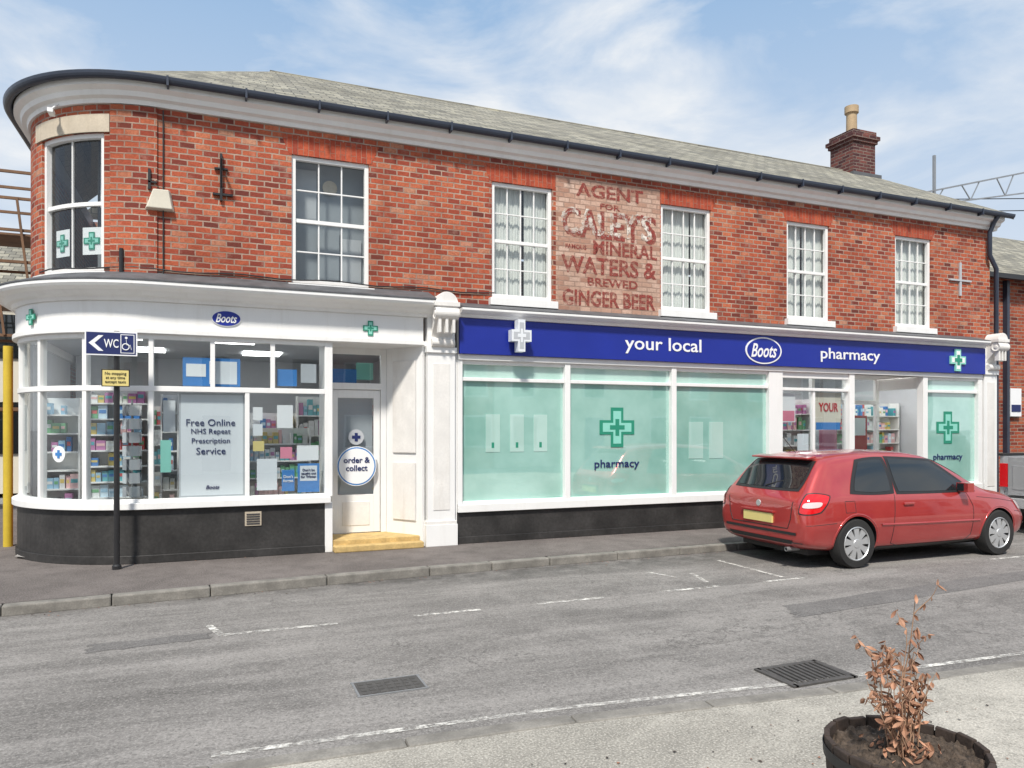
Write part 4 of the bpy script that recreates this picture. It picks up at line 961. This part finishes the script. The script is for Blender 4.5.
for x in (-3.1,-4.4,-5.7):
    for y in (6.5,7.6): sc.bar((x,y,0),(x,y,6.6),.05,'rust')
for z in (2.0,3.4,4.2,4.8,5.4,6.0,6.5):
    for y in (6.5,7.6): sc.bar((-6,y,z),(-2.9,y,z),.05,'rust')
for z in (2.0,4.0,5.3): sc.box(-6,-2.9,6.5,7.6,z,z+.04,'rust')
for k in range(6): sc.bar((-3.1-.5*k,6.45,3.4),(-3.4-.5*k,6.45,6.0),.04,'rust')
sc.build()
hb=empty('side_street_house')
b=B('walls',hb); b.box(-14,-2.9,12,18,0,5.0,'cream'); b.build()
b=B('roof',hb); b.poly([(-14.3,11.7,5),(-2.6,11.7,5),(-2.6,15,7.2),(-14.3,15,7.2)],[(0,1,2,3)],'slate'); b.poly([(-14.3,18.3,5),(-2.6,18.3,5),(-2.6,15,7.2),(-14.3,15,7.2)],[(0,1,2,3)],'slate'); b.build()
b=B('openings',hb)
for x in (-5.2,-8,-11): b.box(x,x+1,11.95,11.99,1,2.3,'cglass'); b.box(x,x+1,11.95,11.99,3.4,4.5,'cglass')
b.build()
random.seed(5)
xx=-22
cols=['cream','brick2','white2','brick2','cream','brick2','white2']
for k in range(7):
    wd=random.uniform(7,9.5); h=random.uniform(4.9,5.8); e=empty('terraced_house')
    b=B('walls',e); b.box(xx,xx+wd-.05,-27,-20,-.1,h,cols[k]); b.build()
    b=B('roof',e); b.poly([(xx-.1,-19.7,h),(xx+wd,-19.7,h),(xx+wd,-23.5,h+2),(xx-.1,-23.5,h+2)],[(0,1,2,3)],'slate'); b.poly([(xx-.1,-27.3,h),(xx+wd,-27.3,h),(xx+wd,-23.5,h+2),(xx-.1,-23.5,h+2)],[(0,1,2,3)],'slate'); b.build()
    b=B('openings',e)
    for q in range(3):
        x=xx+.8+q*(wd-2.2)/2
        b.box(x-.06,x+1.06,-20.0,-19.95,3.0,4.4,'white'); b.box(x,x+1,-19.95,-19.93,3.06,4.34,'cglass')
        if q==1: b.box(x,x+1,-20,-19.94,0,2.1,'navy')
        else: b.box(x-.06,x+1.26,-20,-19.95,.8,2.2,'white'); b.box(x,x+1.2,-19.95,-19.93,.86,2.14,'cglass')
    b.build(); xx+=wd
# ------------------------------------------------------------ WORLD, SUN, CAMERA
W=D.worlds.new('World'); C.scene.world=W; W.use_nodes=True; nt=W.node_tree; bg=nt.nodes['Background']
sun_dir=Vector((-.42,-.72,1.05)).normalized(); el=math.asin(sun_dir.z); az=math.atan2(sun_dir.x,sun_dir.y)
sky=nt.nodes.new('ShaderNodeTexSky'); sky.sky_type='NISHITA'; sky.sun_disc=False; sky.sun_elevation=el; sky.sun_rotation=az; sky.air_density=1.0; sky.dust_density=1.2; sky.ozone_density=1.5
tc=nt.nodes.new('ShaderNodeTexCoord').outputs['Generated']
nz=noise(nt,tc,2.9,9,.56,.4,(1,1,2.8)); nz2=noise(nt,tc,6.0,5,.55,.3,(1,1,3.0))
sep=nt.nodes.new('ShaderNodeSeparateXYZ'); nt.links.new(tc,sep.inputs[0])
cl=ramp(nt,nz,.42,.62); cl2=ramp(nt,nz2,.30,.62,.45,1)
mm=math_(nt,'MULTIPLY',cl,cl2)
hz=ramp(nt,sep.outputs['Z'],.02,.50,.85,0.08)
mx=math_(nt,'ADD',mm,math_(nt,'MULTIPLY',hz,math_(nt,'SUBTRACT',1.,mm)))
skc=mixc(nt,.85,sky.outputs[0],(3.1,5.2,8.1))
c=mixc(nt,mx,skc,(9.0,9.2,9.4))
nt.links.new(c,bg.inputs[0]); bg.inputs[1].default_value=.100
sl=D.lights.new('sun','SUN'); sl.energy=4.8; sl.angle=rad(6); sl.color=(1,.94,.85); so=D.objects.new('sun',sl); C.collection.objects.link(so)
so.rotation_euler=(-sun_dir).to_track_quat('-Z','Y').to_euler()
cam=D.cameras.new('camera'); cam.lens=740/1024*36; cam.sensor_width=36; cam.shift_y=44/1024; cam.clip_end=2000; cam.clip_start=.05
co=D.objects.new('camera',cam); C.collection.objects.link(co); co.location=(0,-10.03,1.65); co.rotation_euler=(rad(90),0,-math.atan(301/740)); C.scene.camera=co
C.scene.view_settings.view_transform='Standard'; C.scene.view_settings.look='None'; C.scene.view_settings.exposure=0
